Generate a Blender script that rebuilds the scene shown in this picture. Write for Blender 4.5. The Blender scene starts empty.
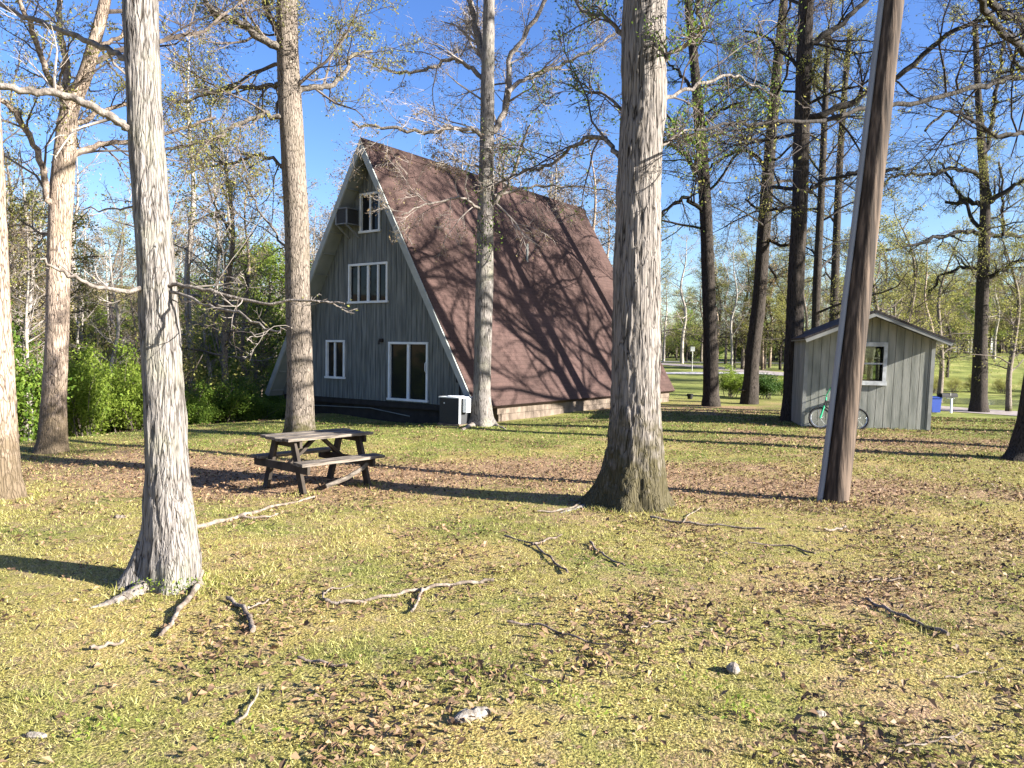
import bpy, math, random
import numpy as np
from mathutils import Vector, Matrix, noise

R = math.radians
rng = np.random.default_rng(7)
random.seed(7)
scene = bpy.context.scene
COL = scene.collection

# ------------------------------------------------------------------ camera
F = 760.0
CAM = Vector((0, 0, 1.65))
pitch = -math.atan((384 - 350) / F)
roll = R(0.85)
fwd = Vector((0, math.cos(pitch), math.sin(pitch)))
R0 = Vector((1, 0, 0)); U0 = R0.cross(fwd)
RX = R0 * math.cos(roll) + U0 * math.sin(roll)
UX = U0 * math.cos(roll) - R0 * math.sin(roll)
cd = bpy.data.cameras.new('camera'); cam = bpy.data.objects.new('camera', cd)
COL.objects.link(cam)
cam.matrix_world = Matrix(((RX.x, UX.x, -fwd.x, CAM.x), (RX.y, UX.y, -fwd.y, CAM.y),
                           (RX.z, UX.z, -fwd.z, CAM.z), (0, 0, 0, 1)))
cd.sensor_width = 36; cd.lens = F / 1024 * 36; cd.clip_start = 0.1; cd.clip_end = 3000
scene.camera = cam

def ray(px, py):
    return fwd + RX * ((px - 512) / F) + UX * ((384 - py) / F)
def P(px, py, d):            # world point at depth d seen at a pixel of the photograph
    return CAM + ray(px, py) * d

# ------------------------------------------------------------------ terrain
def sm(t):
    t = np.clip(t, 0, 1); return t * t * (3 - 2 * t)
def hgt(x, y):
    x = np.asarray(x, float); y = np.asarray(y, float)
    z = np.where(y < 12, -0.022 * y, -0.264 - 0.004 * (np.minimum(y, 30) - 12))
    z = z + 0.010 * np.clip(y - 55, 0, 120)
    sd = (x + 9.0) * -0.93 + (y - 14.2) * 0.37
    left = sm((-x - 1.0) / 5.0)
    z = z - 2.3 * sm(sd / 10.0) * left
    z = z + 11.0 * sm((sd - 16) / 50.0) * left
    z = z + 6.0 * sm((y - 165) / 90.0)
    a = x / np.maximum(y, 1.0)
    rt = sm((a - 0.38) / 0.14) * sm((x - 8) / 8)
    z = z - 1.45 * rt * sm((y - 22) / 20.0) + 3.4 * rt * sm((y - 62) / 50.0)
    z = z - 0.24 * np.exp(-((x + 4.2) / 3.4) ** 2 - ((y - 22.2) / 2.6) ** 2)
    z = z + 0.02 * np.sin(x * 1.3 + 0.7 * y) * np.sin(y * 0.9 - 0.4 * x) * sm((y - 1) / 3)
    return z
def H(x, y): return float(hgt(x, y))
def G(px, py):               # where the ray through a pixel meets the ground
    r = ray(px, py); t = 1.5; dt = 0.05
    while t < 400:
        p = CAM + r * t
        if p.z < H(p.x, p.y): break
        t += dt; dt *= 1.01
    lo, hi = t - dt, t
    for _ in range(25):
        m = (lo + hi) / 2; p = CAM + r * m
        if p.z < H(p.x, p.y): hi = m
        else: lo = m
    p = CAM + r * hi
    return Vector((p.x, p.y, H(p.x, p.y)))
def depth(p): return (Vector(p) - CAM).dot(fwd)

# ------------------------------------------------------------------ materials
def mat(name, base, rough=0.8, var=None, scale=5.0, stretch=(1, 1, 1), bump=0.0, bscale=20.0,
        detail=6.0, metal=0.0, spec=0.3, extra=None, coords='Object', lo=0.35, hi=0.65):
    m = bpy.data.materials.new(name); m.use_nodes = True
    nt = m.node_tree; N = nt.nodes; L = nt.links
    b = N['Principled BSDF']
    b.inputs['Roughness'].default_value = rough; b.inputs['Metallic'].default_value = metal
    b.inputs['Specular IOR Level'].default_value = spec
    b.inputs['Base Color'].default_value = (*base, 1)
    tc = N.new('ShaderNodeTexCoord'); mp = N.new('ShaderNodeMapping')
    mp.inputs['Scale'].default_value = stretch
    L.new(tc.outputs[coords], mp.inputs['Vector'])
    if var is not None:
        n = N.new('ShaderNodeTexNoise'); n.inputs['Scale'].default_value = scale; n.inputs['Detail'].default_value = detail
        L.new(mp.outputs[0], n.inputs['Vector'])
        cr = N.new('ShaderNodeValToRGB')
        cols = [base] + (list(var) if isinstance(var[0], (tuple, list)) else [var])
        el = cr.color_ramp.elements
        el[0].position = lo; el[0].color = (*cols[0], 1)
        el[1].position = hi; el[1].color = (*cols[-1], 1)
        for k in range(1, len(cols) - 1):
            e = el.new(lo + (hi - lo) * k / (len(cols) - 1)); e.color = (*cols[k], 1)
        L.new(n.outputs['Fac'], cr.inputs['Fac']); L.new(cr.outputs['Color'], b.inputs['Base Color'])
        m['ramp'] = cr.name
    if bump:
        n2 = N.new('ShaderNodeTexNoise'); n2.inputs['Scale'].default_value = bscale; n2.inputs['Detail'].default_value = 8
        L.new(mp.outputs[0], n2.inputs['Vector'])
        bp = N.new('ShaderNodeBump'); bp.inputs['Strength'].default_value = bump; bp.inputs['Distance'].default_value = 0.02
        L.new(n2.outputs['Fac'], bp.inputs['Height']); L.new(bp.outputs[0], b.inputs['Normal'])
    return m

def bark(name, dark, light, moss=None, sc=9.0, bump=0.9, patch=None, zs=0.13, vor=0.35):
    m = bpy.data.materials.new(name); m.use_nodes = True
    nt = m.node_tree; N = nt.nodes; L = nt.links; b = N['Principled BSDF']
    b.inputs['Roughness'].default_value = 0.9; b.inputs['Specular IOR Level'].default_value = 0.15
    tc = N.new('ShaderNodeTexCoord'); mp = N.new('ShaderNodeMapping'); mp.inputs['Scale'].default_value = (1, 1, zs)
    L.new(tc.outputs['Object'], mp.inputs['Vector'])
    n0 = N.new('ShaderNodeTexNoise'); n0.inputs['Scale'].default_value = 9; n0.inputs['Detail'].default_value = 5; L.new(mp.outputs[0], n0.inputs['Vector'])
    mixv = N.new('ShaderNodeMixRGB'); mixv.blend_type = 'ADD'; mixv.inputs['Fac'].default_value = 0.085
    L.new(mp.outputs[0], mixv.inputs[1]); L.new(n0.outputs['Color'], mixv.inputs[2])
    v = N.new('ShaderNodeTexVoronoi'); v.feature = 'DISTANCE_TO_EDGE'; v.inputs['Scale'].default_value = sc * 4.2
    L.new(mixv.outputs[0], v.inputs['Vector'])
    n1 = N.new('ShaderNodeTexNoise'); n1.inputs['Scale'].default_value = sc * 4.5; n1.inputs['Detail'].default_value = 9
    L.new(mixv.outputs[0], n1.inputs['Vector'])
    r1 = N.new('ShaderNodeMapRange'); r1.inputs['From Min'].default_value = 0.0; r1.inputs['From Max'].default_value = 0.13
    L.new(v.outputs['Distance'], r1.inputs['Value'])
    mu = N.new('ShaderNodeMath'); mu.operation = 'MULTIPLY'
    r2 = N.new('ShaderNodeMapRange'); r2.inputs['From Min'].default_value = 0.3; r2.inputs['From Max'].default_value = 0.62
    L.new(n1.outputs['Fac'], r2.inputs['Value'])
    ad = N.new('ShaderNodeMath'); ad.operation = 'MULTIPLY_ADD'; ad.inputs[1].default_value = vor; ad.inputs[2].default_value = 0.0
    L.new(r1.outputs[0], ad.inputs[0])
    ad2 = N.new('ShaderNodeMath'); ad2.operation = 'MULTIPLY_ADD'; ad2.inputs[1].default_value = 1 - vor
    L.new(r2.outputs[0], ad2.inputs[0]); L.new(ad.outputs[0], ad2.inputs[2])
    cr = N.new('ShaderNodeValToRGB'); e = cr.color_ramp.elements
    e[0].position = 0.22; e[0].color = (*dark, 1); e[1].position = 0.74; e[1].color = (*light, 1)
    L.new(ad2.outputs[0], cr.inputs['Fac'])
    out = cr.outputs['Color']
    # broad blotches of lichen and damp
    n3 = N.new('ShaderNodeTexNoise'); n3.inputs['Scale'].default_value = 2.2; n3.inputs['Detail'].default_value = 5
    L.new(tc.outputs['Object'], n3.inputs['Vector'])
    r3 = N.new('ShaderNodeMapRange'); r3.inputs['From Min'].default_value = 0.5; r3.inputs['From Max'].default_value = 0.7; r3.inputs['To Max'].default_value = 0.65
    L.new(n3.outputs['Fac'], r3.inputs['Value'])
    mx = N.new('ShaderNodeMixRGB'); L.new(r3.outputs[0], mx.inputs['Fac']); L.new(out, mx.inputs[1])
    pc = patch or tuple(0.55 * (dark[i] + light[i]) * (1.0, 1.02, 0.9)[i] for i in range(3))
    mx.inputs[2].default_value = (*pc, 1); out = mx.outputs[0]
    if moss:
        mc, h0, h1 = moss
        sx = N.new('ShaderNodeSeparateXYZ'); L.new(tc.outputs['Object'], sx.inputs[0])
        mr = N.new('ShaderNodeMapRange'); mr.inputs['From Min'].default_value = h0; mr.inputs['From Max'].default_value = h1
        mr.inputs['To Min'].default_value = 0.75; mr.inputs['To Max'].default_value = -0.25
        L.new(sx.outputs['Z'], mr.inputs['Value'])
        n4 = N.new('ShaderNodeTexNoise'); n4.inputs['Scale'].default_value = 9; n4.inputs['Detail'].default_value = 7
        L.new(tc.outputs['Object'], n4.inputs['Vector'])
        s = N.new('ShaderNodeMath'); s.operation = 'ADD'; L.new(mr.outputs[0], s.inputs[0])
        L.new(n4.outputs['Fac'], s.inputs[1])
        r5 = N.new('ShaderNodeMapRange'); r5.inputs['From Min'].default_value = 0.7; r5.inputs['From Max'].default_value = 1.1; r5.inputs['To Max'].default_value = 0.85
        L.new(s.outputs[0], r5.inputs['Value'])
        mx2 = N.new('ShaderNodeMixRGB'); L.new(r5.outputs[0], mx2.inputs['Fac']); L.new(out, mx2.inputs[1])
        mx2.inputs[2].default_value = (*mc, 1); out = mx2.outputs[0]
    L.new(out, b.inputs['Base Color'])
    bp = N.new('ShaderNodeBump'); bp.inputs['Strength'].default_value = bump; bp.inputs['Distance'].default_value = 0.025
    L.new(ad2.outputs[0], bp.inputs['Height']); L.new(bp.outputs[0], b.inputs['Normal'])
    return m

def leafmat(name, c1, c2, transl=0.35, scale=0.9):
    m = bpy.data.materials.new(name); m.use_nodes = True
    nt = m.node_tree; N = nt.nodes; L = nt.links; b = N['Principled BSDF']
    b.inputs['Roughness'].default_value = 0.6; b.inputs['Specular IOR Level'].default_value = 0.25
    ge = N.new('ShaderNodeNewGeometry')
    n = N.new('ShaderNodeMixRGB')
    n.inputs[1].default_value = (*c1, 1); n.inputs[2].default_value = (*c2, 1)
    L.new(ge.outputs['Random Per Island'], n.inputs['Fac'])
    L.new(n.outputs[0], b.inputs['Base Color'])
    if transl:
        t = N.new('ShaderNodeBsdfTranslucent'); L.new(n.outputs[0], t.inputs['Color'])
        mx = N.new('ShaderNodeMixShader'); mx.inputs['Fac'].default_value = transl
        L.new(b.outputs[0], mx.inputs[1]); L.new(t.outputs[0], mx.inputs[2])
        L.new(mx.outputs[0], N['Material Output'].inputs['Surface'])
    return m

M = {}
M['bark_pale'] = bark('bark_pale', (0.035, 0.029, 0.024), (0.22, 0.20, 0.184), sc=9, patch=(0.26, 0.25, 0.185), zs=0.10, vor=0.36)
M['bark_oak'] = bark('bark_oak', (0.014, 0.011, 0.009), (0.205, 0.182, 0.164), moss=((0.05, 0.042, 0.014), 0.1, 2.3), sc=6, patch=(0.20, 0.175, 0.15), zs=0.06, vor=0.45)
M['bark_grey'] = bark('bark_grey', (0.03, 0.024, 0.019), (0.21, 0.175, 0.145), moss=((0.06, 0.055, 0.02), 0.0, 0.9), sc=7, zs=.17, vor=.5)
M['bark_tan'] = bark('bark_tan', (0.06, 0.045, 0.035), (0.34, 0.265, 0.21), moss=((0.10, 0.075, 0.045), 0.2, 2.2), sc=7, zs=.17, vor=.5)
M['bark_dark'] = bark('bark_dark', (0.007, 0.006, 0.005), (0.055, 0.045, 0.038), sc=8)
M['bark_white'] = mat('bark_white', (0.16, 0.14, 0.12), 0.9, var=(0.42, 0.38, 0.33), scale=3, stretch=(1, 1, .3))
for n_, a_, b_ in (('pale', (.09, .075, .063), (.235, .205, .18)), ('oak', (.06, .05, .042), (.24, .21, .185)), ('grey', (.05, .042, .036), (.19, .165, .14)), ('tan', (.08, .06, .048), (.30, .24, .19)), ('dark', (.008, .007, .006), (.04, .033, .028))):
    M['limb_' + n_] = mat('limb_' + n_, a_, .9, var=b_, scale=22, bump=.8, bscale=40)
M['twig'] = mat('twig', (0.055, 0.042, 0.034), 0.9, var=(0.17, 0.14, 0.12), scale=1.5)
M['twig_pale'] = mat('twig_pale', (0.14, 0.12, 0.105), 0.9, var=(0.32, 0.28, 0.25), scale=2.0)
M['twig_dark'] = mat('twig_dark', (0.015, 0.012, 0.011), 0.9, var=(0.05, 0.04, 0.035), scale=1.5)
M['leaf_spring'] = leafmat('leaf_spring', (0.17, 0.19, 0.035), (0.36, 0.33, 0.10), 0.5)
M['leaf_fresh'] = leafmat('leaf_fresh', (0.07, 0.14, 0.018), (0.20, 0.28, 0.04), 0.5)
M['leaf_bud'] = leafmat('leaf_bud', (0.16, 0.10, 0.065), (0.27, 0.22, 0.10), 0.4)
M['leaf_deep'] = leafmat('leaf_deep', (0.025, 0.06, 0.012), (0.07, 0.13, 0.022), 0.3)
M['leaf_bright'] = leafmat('leaf_bright', (0.12, 0.19, 0.022), (0.29, 0.36, 0.06), 0.55)

# ------------------------------------------------------------------ mesh builder
class MB:
    def __init__(self): self.V = []; self.Fq = []; self.n = 0; self.mi = []
    def add(self, v, f, mi=0):
        v = np.asarray(v, float).reshape(-1, 3); f = np.asarray(f, int)
        self.V.append(v); self.Fq.append(f + self.n); self.mi.append(np.full(len(f), mi)); self.n += len(v)
    def box(self, c, s, rot=None, mi=0):
        c = np.array(c, float); s = np.array(s, float) / 2
        k = np.array([(x, y, z) for x in (-1, 1) for y in (-1, 1) for z in (-1, 1)], float) * s
        if rot is not None: k = k @ np.array(rot.to_3x3()).T
        self.add(k + c, [(0, 1, 3, 2), (4, 6, 7, 5), (0, 4, 5, 1), (2, 3, 7, 6), (0, 2, 6, 4), (1, 5, 7, 3)], mi)
    def bar(self, a, b, w, h, up=(0, 0, 1), mi=0):     # box from a to b; w across, h along 'up'
        a = Vector(a); b = Vector(b); t = (b - a); L = t.length; t.normalize()
        s = t.cross(Vector(up)).normalized(); u = s.cross(t)
        m = Matrix((s, t, u)).transposed()
        self.box((a + b) / 2, (w, L, h), m, mi)
    def tube(self, pts, rad, n=6, cap=True, mi=0):
        p = np.asarray([tuple(q) for q in pts], float); k = len(p)
        r = np.broadcast_to(np.asarray(rad, float), (k,))
        t = np.gradient(p, axis=0); t /= np.linalg.norm(t, axis=1, keepdims=True) + 1e-9
        ref = np.array([0.0, 0.0, 1.0]) if abs(t[:, 2]).mean() < 0.8 else np.array([1.0, 0.0, 0.0])
        a = np.cross(t, ref); a /= np.linalg.norm(a, axis=1, keepdims=True) + 1e-9
        b = np.cross(t, a)
        th = np.arange(n) * 2 * math.pi / n
        ring = p[:, None, :] + r[:, None, None] * (np.cos(th)[None, :, None] * a[:, None, :] + np.sin(th)[None, :, None] * b[:, None, :])
        i = np.arange(k - 1)[:, None] * n; j = np.arange(n)[None, :]; j2 = (j + 1) % n
        f = np.stack([i + j, i + j2, i + n + j2, i + n + j], -1).reshape(-1, 4)
        self.add(ring, f, mi)
        if cap and n > 3:
            self.cap(ring[0], ring[0].mean(0), mi); self.cap(ring[-1], ring[-1].mean(0), mi)
    def cap(self, ring, c, mi):
        n = len(ring); v = np.vstack([ring, c])
        self.add(v, [(j, (j + 1) % n, n, n) for j in range(n)], mi)
    def prism(self, poly, y0, y1, mi=0):               # polygon in xz extruded along y
        n = len(poly)
        v = [(x, y0, z) for x, z in poly] + [(x, y1, z) for x, z in poly]
        self.poly(v, [list(range(n)), list(range(2 * n - 1, n - 1, -1))] + [[i, i + n, (i + 1) % n + n, (i + 1) % n] for i in range(n)], mi)
    def poly(self, v, faces, mi=0):
        for f in faces:
            if len(f) == 4: self.add([v[i] for i in f], [(0, 1, 2, 3)], mi)
            else:
                k = len(f); c = np.mean([v[i] for i in f], axis=0)
                for i in range(k): self.add([v[f[i]], v[f[(i + 1) % k]], c], [(0, 1, 2, 2)], mi)
    def quads(self, c, a, b, mi=0):                    # many loose leaf quads: centres c, half axes a, b
        k = len(c)
        if not k: return
        v = np.stack([c - a, c - b * 0.9 + a * 0.1, c + a, c + b * 0.9 + a * 0.1], 1).reshape(-1, 3)
        self.add(v, np.arange(4 * k).reshape(-1, 4), mi)
    def build(self, name, mats, parent=None, world=False, smooth=False):
        v = np.vstack(self.V); f = np.vstack([q if q.shape[1] == 4 else np.hstack([q, q[:, -1:]]) for q in self.Fq]); mi = np.concatenate(self.mi)
        off = None
        if parent is not None and world:
            o = parent; off = Vector((0, 0, 0))
            while o: off += o.location; o = o.parent
            v = v - np.array(off)
        tri = f[:, 2] == f[:, 3]
        me = bpy.data.meshes.new(name)
        cnt = np.where(tri, 3, 4)
        loops = f.reshape(-1)[np.stack([np.ones(len(f), bool)] * 3 + [~tri], 1).reshape(-1)]
        me.vertices.add(len(v)); me.vertices.foreach_set('co', v.astype(np.float32).ravel())
        me.loops.add(len(loops)); me.loops.foreach_set('vertex_index', loops.astype(np.int32))
        me.polygons.add(len(f))
        st = np.concatenate([[0], np.cumsum(cnt)[:-1]])
        me.polygons.foreach_set('loop_start', st.astype(np.int32))
        me.polygons.foreach_set('material_index', mi.astype(np.int32))
        me.polygons.foreach_set('use_smooth', np.full(len(f), smooth))
        me.update(calc_edges=True); me.validate()
        for m in (mats if isinstance(mats, (list, tuple)) else [mats]): me.materials.append(m)
        o = bpy.data.objects.new(name, me); COL.objects.link(o)
        if parent: o.parent = parent
        return o

def tag(o, label=None, cat=None, group=None, kind=None):
    if label: o['label'] = label
    if cat: o['category'] = cat
    if group: o['group'] = group
    if kind: o['kind'] = kind
    return o
def thing(name, label, cat, loc, group=None, rz=0.0):
    o = bpy.data.objects.new(name, None); COL.objects.link(o); o.location = loc; o.rotation_euler = (0, 0, rz)
    o.empty_display_size = 0.2
    return tag(o, label, cat, group)
def copy_tree(o, parent=None):
    c = o.copy(); COL.objects.link(c)
    if parent: c.parent = parent
    for ch in o.children: copy_tree(ch, c)
    return c
def solo(mb, name, m, label, cat, loc, group=None, smooth=False):   # a thing that is one mesh, origin at its base
    mb.V = [v - np.array(loc) for v in mb.V]
    o = mb.build(name, m, smooth=smooth); o.location = loc
    return tag(o, label, cat, group)

# ------------------------------------------------------------------ trees
def unit(v): return v / (np.linalg.norm(v) + 1e-9)
def wander(p, d, L, n, jit, up):
    pts = [np.array(p, float)]; d = unit(np.array(d, float)); s = L / n
    for _ in range(n):
        d = unit(d + rng.normal(0, jit, 3) + np.array([0, 0, up])); pts.append(pts[-1] + d * s)
    return np.array(pts)
def along(pts, t):
    k = len(pts) - 1; f = min(max(t * k, 0), k - 1e-6); i = int(f)
    return pts[i] + (pts[i + 1] - pts[i]) * (f - i), unit(pts[i + 1] - pts[i])
def leaves(mb, tips, per, spread, size, mi=1):
    if not len(tips) or per <= 0: return
    tips = np.array(tips); k = rng.poisson(per, len(tips)); c = np.repeat(tips, k, 0)
    if not len(c): return
    c = c + rng.normal(0, spread, c.shape)
    a = rng.normal(0, 1, c.shape); a /= np.linalg.norm(a, axis=1, keepdims=True)
    b = np.cross(a, rng.normal(0, 1, c.shape)); b /= np.linalg.norm(b, axis=1, keepdims=True) + 1e-9
    s = size * rng.uniform(0.5, 1.3, (len(c), 1))
    mb.quads(c, a * s, b * s * 0.6, mi)
def sprout(mb, pts, r0, L, lev, spec, tips):
    """children along a limb; spec = list per level of (number, length ratio, angle, jitter, up)"""
    n, ratio, ang, jit, up = spec[0]
    for i in range(n):
        t = 0.18 + 0.82 * (i + rng.uniform(0, 1)) / n
        p, d = along(pts, t)
        s = unit(np.cross(d, rng.normal(0, 1, 3)))
        a = ang * rng.uniform(0.6, 1.25)
        nd = d * math.cos(a) + s * math.sin(a)
        l = L * ratio * rng.uniform(0.55, 1.25) * (1.15 - 0.5 * t)
        r = max(r0 * (1 - 0.75 * t) * 0.5, spec[-1])
        last = len(spec) == 2
        c = wander(p, nd, l, 3 if last else 5, jit, up)
        mb.tube(c, np.linspace(r, r * 0.35, len(c)), 3 if lev > 1 else 5, False, 0)
        if last: tips.append(c[-1]); tips.append(c[-2])
        else: sprout(mb, c, r, l, lev + 1, spec[1:], tips)

def smoothpath(pts, sub=4):
    pts = [np.array(p, float) for p in pts]
    if len(pts) < 3: return np.array([pts[0] + (pts[-1] - pts[0]) * k / sub for k in range(sub + 1)])
    q = [2 * pts[0] - pts[1]] + pts + [2 * pts[-1] - pts[-2]]
    out = []
    for i in range(1, len(q) - 2):
        for k in range(sub):
            t = k / sub; a, b, c, d = q[i - 1:i + 3]
            out.append(0.5 * ((2 * b) + (c - a) * t + (2 * a - 5 * b + 4 * c - d) * t * t + (3 * b - a - 3 * c + d) * t ** 3))
    out.append(pts[-1]); return np.array(out)

def trunkmesh(mb, path, rad, n, lobes, flare_h, rough, seed, amp=1.0):
    """stem with root flare and real ridges; lobes = [(angle, strength, width)]"""
    path = np.array(path); k = len(path); th = np.arange(n) * 2 * math.pi / n
    z0 = path[0][2]; V = []
    for i in range(k):
        p = path[i]; r = rad[i]; e = math.exp(-max(p[2] - z0, 0) / flare_h)
        row = []
        for a in th:
            g = 1.0
            for la, ls, lw in lobes:
                d = (a - la + math.pi) % (2 * math.pi) - math.pi
                g += ls * e * math.exp(-(d / lw) ** 2)
            q = Vector((math.cos(a) * 2.2, math.sin(a) * 2.2, (p[2] - z0) * 1.1 + seed))
            g += 0.05 * noise.noise(q * 0.8)
            if rough:
                q2 = Vector((math.cos(a) * r * 17, math.sin(a) * r * 17, p[2] * 3.2 + seed * 3))
                q2 += Vector((noise.noise(q * 2), noise.noise(q * 2 + Vector((9, 0, 0))), 0)) * 0.9
                g += rough * (abs(noise.noise(q2)) * 2 - 0.5 + 0.5 * noise.noise(q2 * 2.6))
            row.append((p[0] + math.cos(a) * r * g, p[1] + math.sin(a) * r * g, p[2]))
        V.extend(row)
    i = np.arange(k - 1)[:, None] * n; j = np.arange(n)[None, :]; j2 = (j + 1) % n
    f = np.stack([i + j, i + j2, i + n + j2, i + n + j], -1).reshape(-1, 4)
    mb.add(V, f)

SPEC_NEAR = [(7, 0.5, 0.9, 0.20, 0.03), (6, 0.5, 0.8, 0.22, 0.03), (4, 0.5, 0.7, 0.22, 0.03), 0.0035]
SPEC_MID = [(9, 0.55, 0.9, 0.20, 0.03), (8, 0.52, 0.8, 0.22, 0.03), (6, 0.55, 0.7, 0.22, 0.03), 0.005]

def photo_tree(label, base, trunk, limbs, barkm, twigm, leafm, top, extra, name='oak_tree', group='tall trees on the lawn',
               n=16, rings=40, lobes=(), flare_h=0.35, rough=0.0, leaf=(2.0, 0.10, 0.04), spec=SPEC_MID, seed=1, z_from=4.0, limb_len=3.0, roots=()):
    """trunk = [(px, py, width px)] from the base up; the depth is that of the base on the ground"""
    b = G(*base); d = depth(b)
    ctrl = []; wr = []
    for k, (px, py, w) in enumerate(trunk):
        p = P(px, py, d)
        if k == 0: p.z = b.z - 0.08
        ctrl.append(p); wr.append(w * d / F / 2)
    last = ctrl[-1]; dirn = (ctrl[-1] - ctrl[-3]).normalized()
    if top > last.z:
        m = 4
        for k in range(1, m + 1):
            s = (top - last.z) * k / m
            ctrl.append(last + dirn * s + Vector((rng.normal(0, .12), rng.normal(0, .12), 0)) * k); wr.append(wr[len(trunk) - 1] * (1 - 0.93 * k / m))
    sub = max(3, int(rings / len(ctrl)))
    path = smoothpath(ctrl, sub)
    cz = np.array([c.z for c in ctrl]); rad = np.interp(path[:, 2], cz, wr)
    t = thing(name, label, 'tree', (b.x, b.y, b.z), group)
    mb = MB(); trunkmesh(mb, path, rad, n, lobes, flare_h, rough, seed)
    mb.build('trunk', barkm, t, True, smooth=True)
    for rp, w0, w1 in roots:
        q = [G(*p_) for p_ in rp]; sp = smoothpath([tuple(v_) for v_ in q], 7); rr = np.linspace(w0, w1, len(sp)) * d / F / 2
        sp[:, 2] += rr * np.linspace(.25, -.45, len(sp))
        mb = MB(); mb.tube(sp, rr * (1 + .1 * np.sin(np.arange(len(sp)) * 1.7)), 10); mb.build('root', M[barkm.name.replace('bark', 'limb')], t, True, smooth=True)
    crown = MB(); tips = []
    for L in limbs:
        pts = L[0]; w0, w1 = L[1]; dd = L[2] if len(L) > 2 else 0.0     # depth drift toward the tip
        k = len(pts)
        wp = [P(px, py, d + dd * i / (k - 1)) for i, (px, py) in enumerate(pts)]
        sp = smoothpath(wp, 5); sp[2:] += rng.normal(0, .0014 * d, (len(sp) - 2, 3))
        # inner end starts inside the stem
        rr = np.linspace(w0, w1, len(sp)) * d / F / 2 * (1 + rng.normal(0, .04, len(sp)))
        mb = MB(); mb.tube(sp, rr, 9); mb.build('limb', M[barkm.name.replace('bark', 'limb')], t, True, smooth=True)
        ln = float(np.linalg.norm(np.diff(sp, axis=0), axis=1).sum())
        sprout(crown, sp, rr[0], min(ln, 3.5), 1, spec, tips)
    # further limbs, higher on the stem
    ztop = path[-1][2]
    for i in range(extra):
        z = z_from + (ztop - z_from) * (i + rng.uniform(0, 1)) / extra
        p = np.array([np.interp(z, path[:, 2], path[:, a]) for a in (0, 1, 2)]); r = np.interp(z, path[:, 2], rad)
        az = rng.uniform(0, 2 * math.pi)
        l = limb_len * rng.uniform(0.6, 1.3) * (1.1 - 0.55 * (z - z_from) / max(ztop - z_from, 1))
        c = wander(p, (math.cos(az), math.sin(az), rng.uniform(0.15, 0.8)), l, 7, 0.18, 0.03)
        rl = min(r * 0.45, 0.012 * l + 0.012)
        crown.tube(c, np.linspace(rl, rl * 0.3, len(c)), 6, False, 0)
        sprout(crown, c, rl, l, 1, spec, tips)
    if crown.n:
        leaves(crown, tips, *leaf)
        crown.build('crown', [twigm, leafm], t, True)
    return t

# T1, the near left stem
photo_tree('pale grey-barked oak nearest the camera at left, bark strip at its foot', (166, 585),
    [(168, 592, 50), (171, 560, 50), (171, 530, 46), (168, 480, 41), (164, 400, 38), (158, 300, 37), (153, 230, 34), (147, 150, 33), (144, 100, 33), (140, 0, 33)],
    [([(146, 128), (130, 127), (112, 117), (90, 107), (60, 94), (30, 92), (0, 86), (-60, 78)], (9, 6), -0.5),
     ([(142, 66), (127, 60), (100, 45), (60, 30), (38, 21), (0, 5), (-40, -10)], (7, 4), 0.6),
     ([(157, 287), (143, 288), (120, 290), (85, 283), (60, 270), (40, 258)], (6, 2), -0.5),
     ([(157, 283), (180, 285), (210, 290), (262, 304), (310, 301), (345, 305)], (4.5, 1.5), -0.4),
     ([(157, 286), (190, 298), (215, 308), (240, 314), (270, 330), (292, 326)], (3.5, 1.2), -0.8),
     ([(150, 190), (135, 205), (110, 210), (85, 208)], (3, 1.2), 0.5)],
    M['bark_pale'], M['twig_pale'], M['leaf_spring'], 13, 7, n=96, rings=300, rough=0.05, flare_h=0.26,
    lobes=[(math.pi * 1.10, 1.5, 0.30), (math.pi * 1.62, 0.5, 0.3), (5.6, 0.55, 0.35), (0.8, 0.4, 0.5)], leaf=(0.35, 0.03, 0.012), spec=[(4, 0.36, 0.9, 0.2, 0.03), (3, 0.5, 0.8, 0.22, 0.03), (3, 0.5, 0.7, 0.2, 0.03), 0.0025], seed=3, z_from=5.5, limb_len=2.6, roots=[([(150, 586), (136, 594), (120, 600), (104, 605), (90, 608)], 20, 3), ([(180, 580), (192, 586), (200, 583)], 26, 12)])
# T0 at the left border
photo_tree('tan trunk cut off by the left border of the photo', (0, 497),
    [(-2, 500, 42), (-2, 480, 38), (-4, 430, 37), (-8, 330, 34), (-12, 230, 32), (-17, 120, 31), (-24, 0, 30)],
    [], M['bark_tan'], M['twig'], M['leaf_spring'], 14, 8, n=48, rings=120, rough=0.04, lobes=[(0.2, 0.35, .5), (4.2, 0.3, .5)], z_from=6.5, seed=5, leaf=(1.5, 0.06, 0.03))
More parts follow.
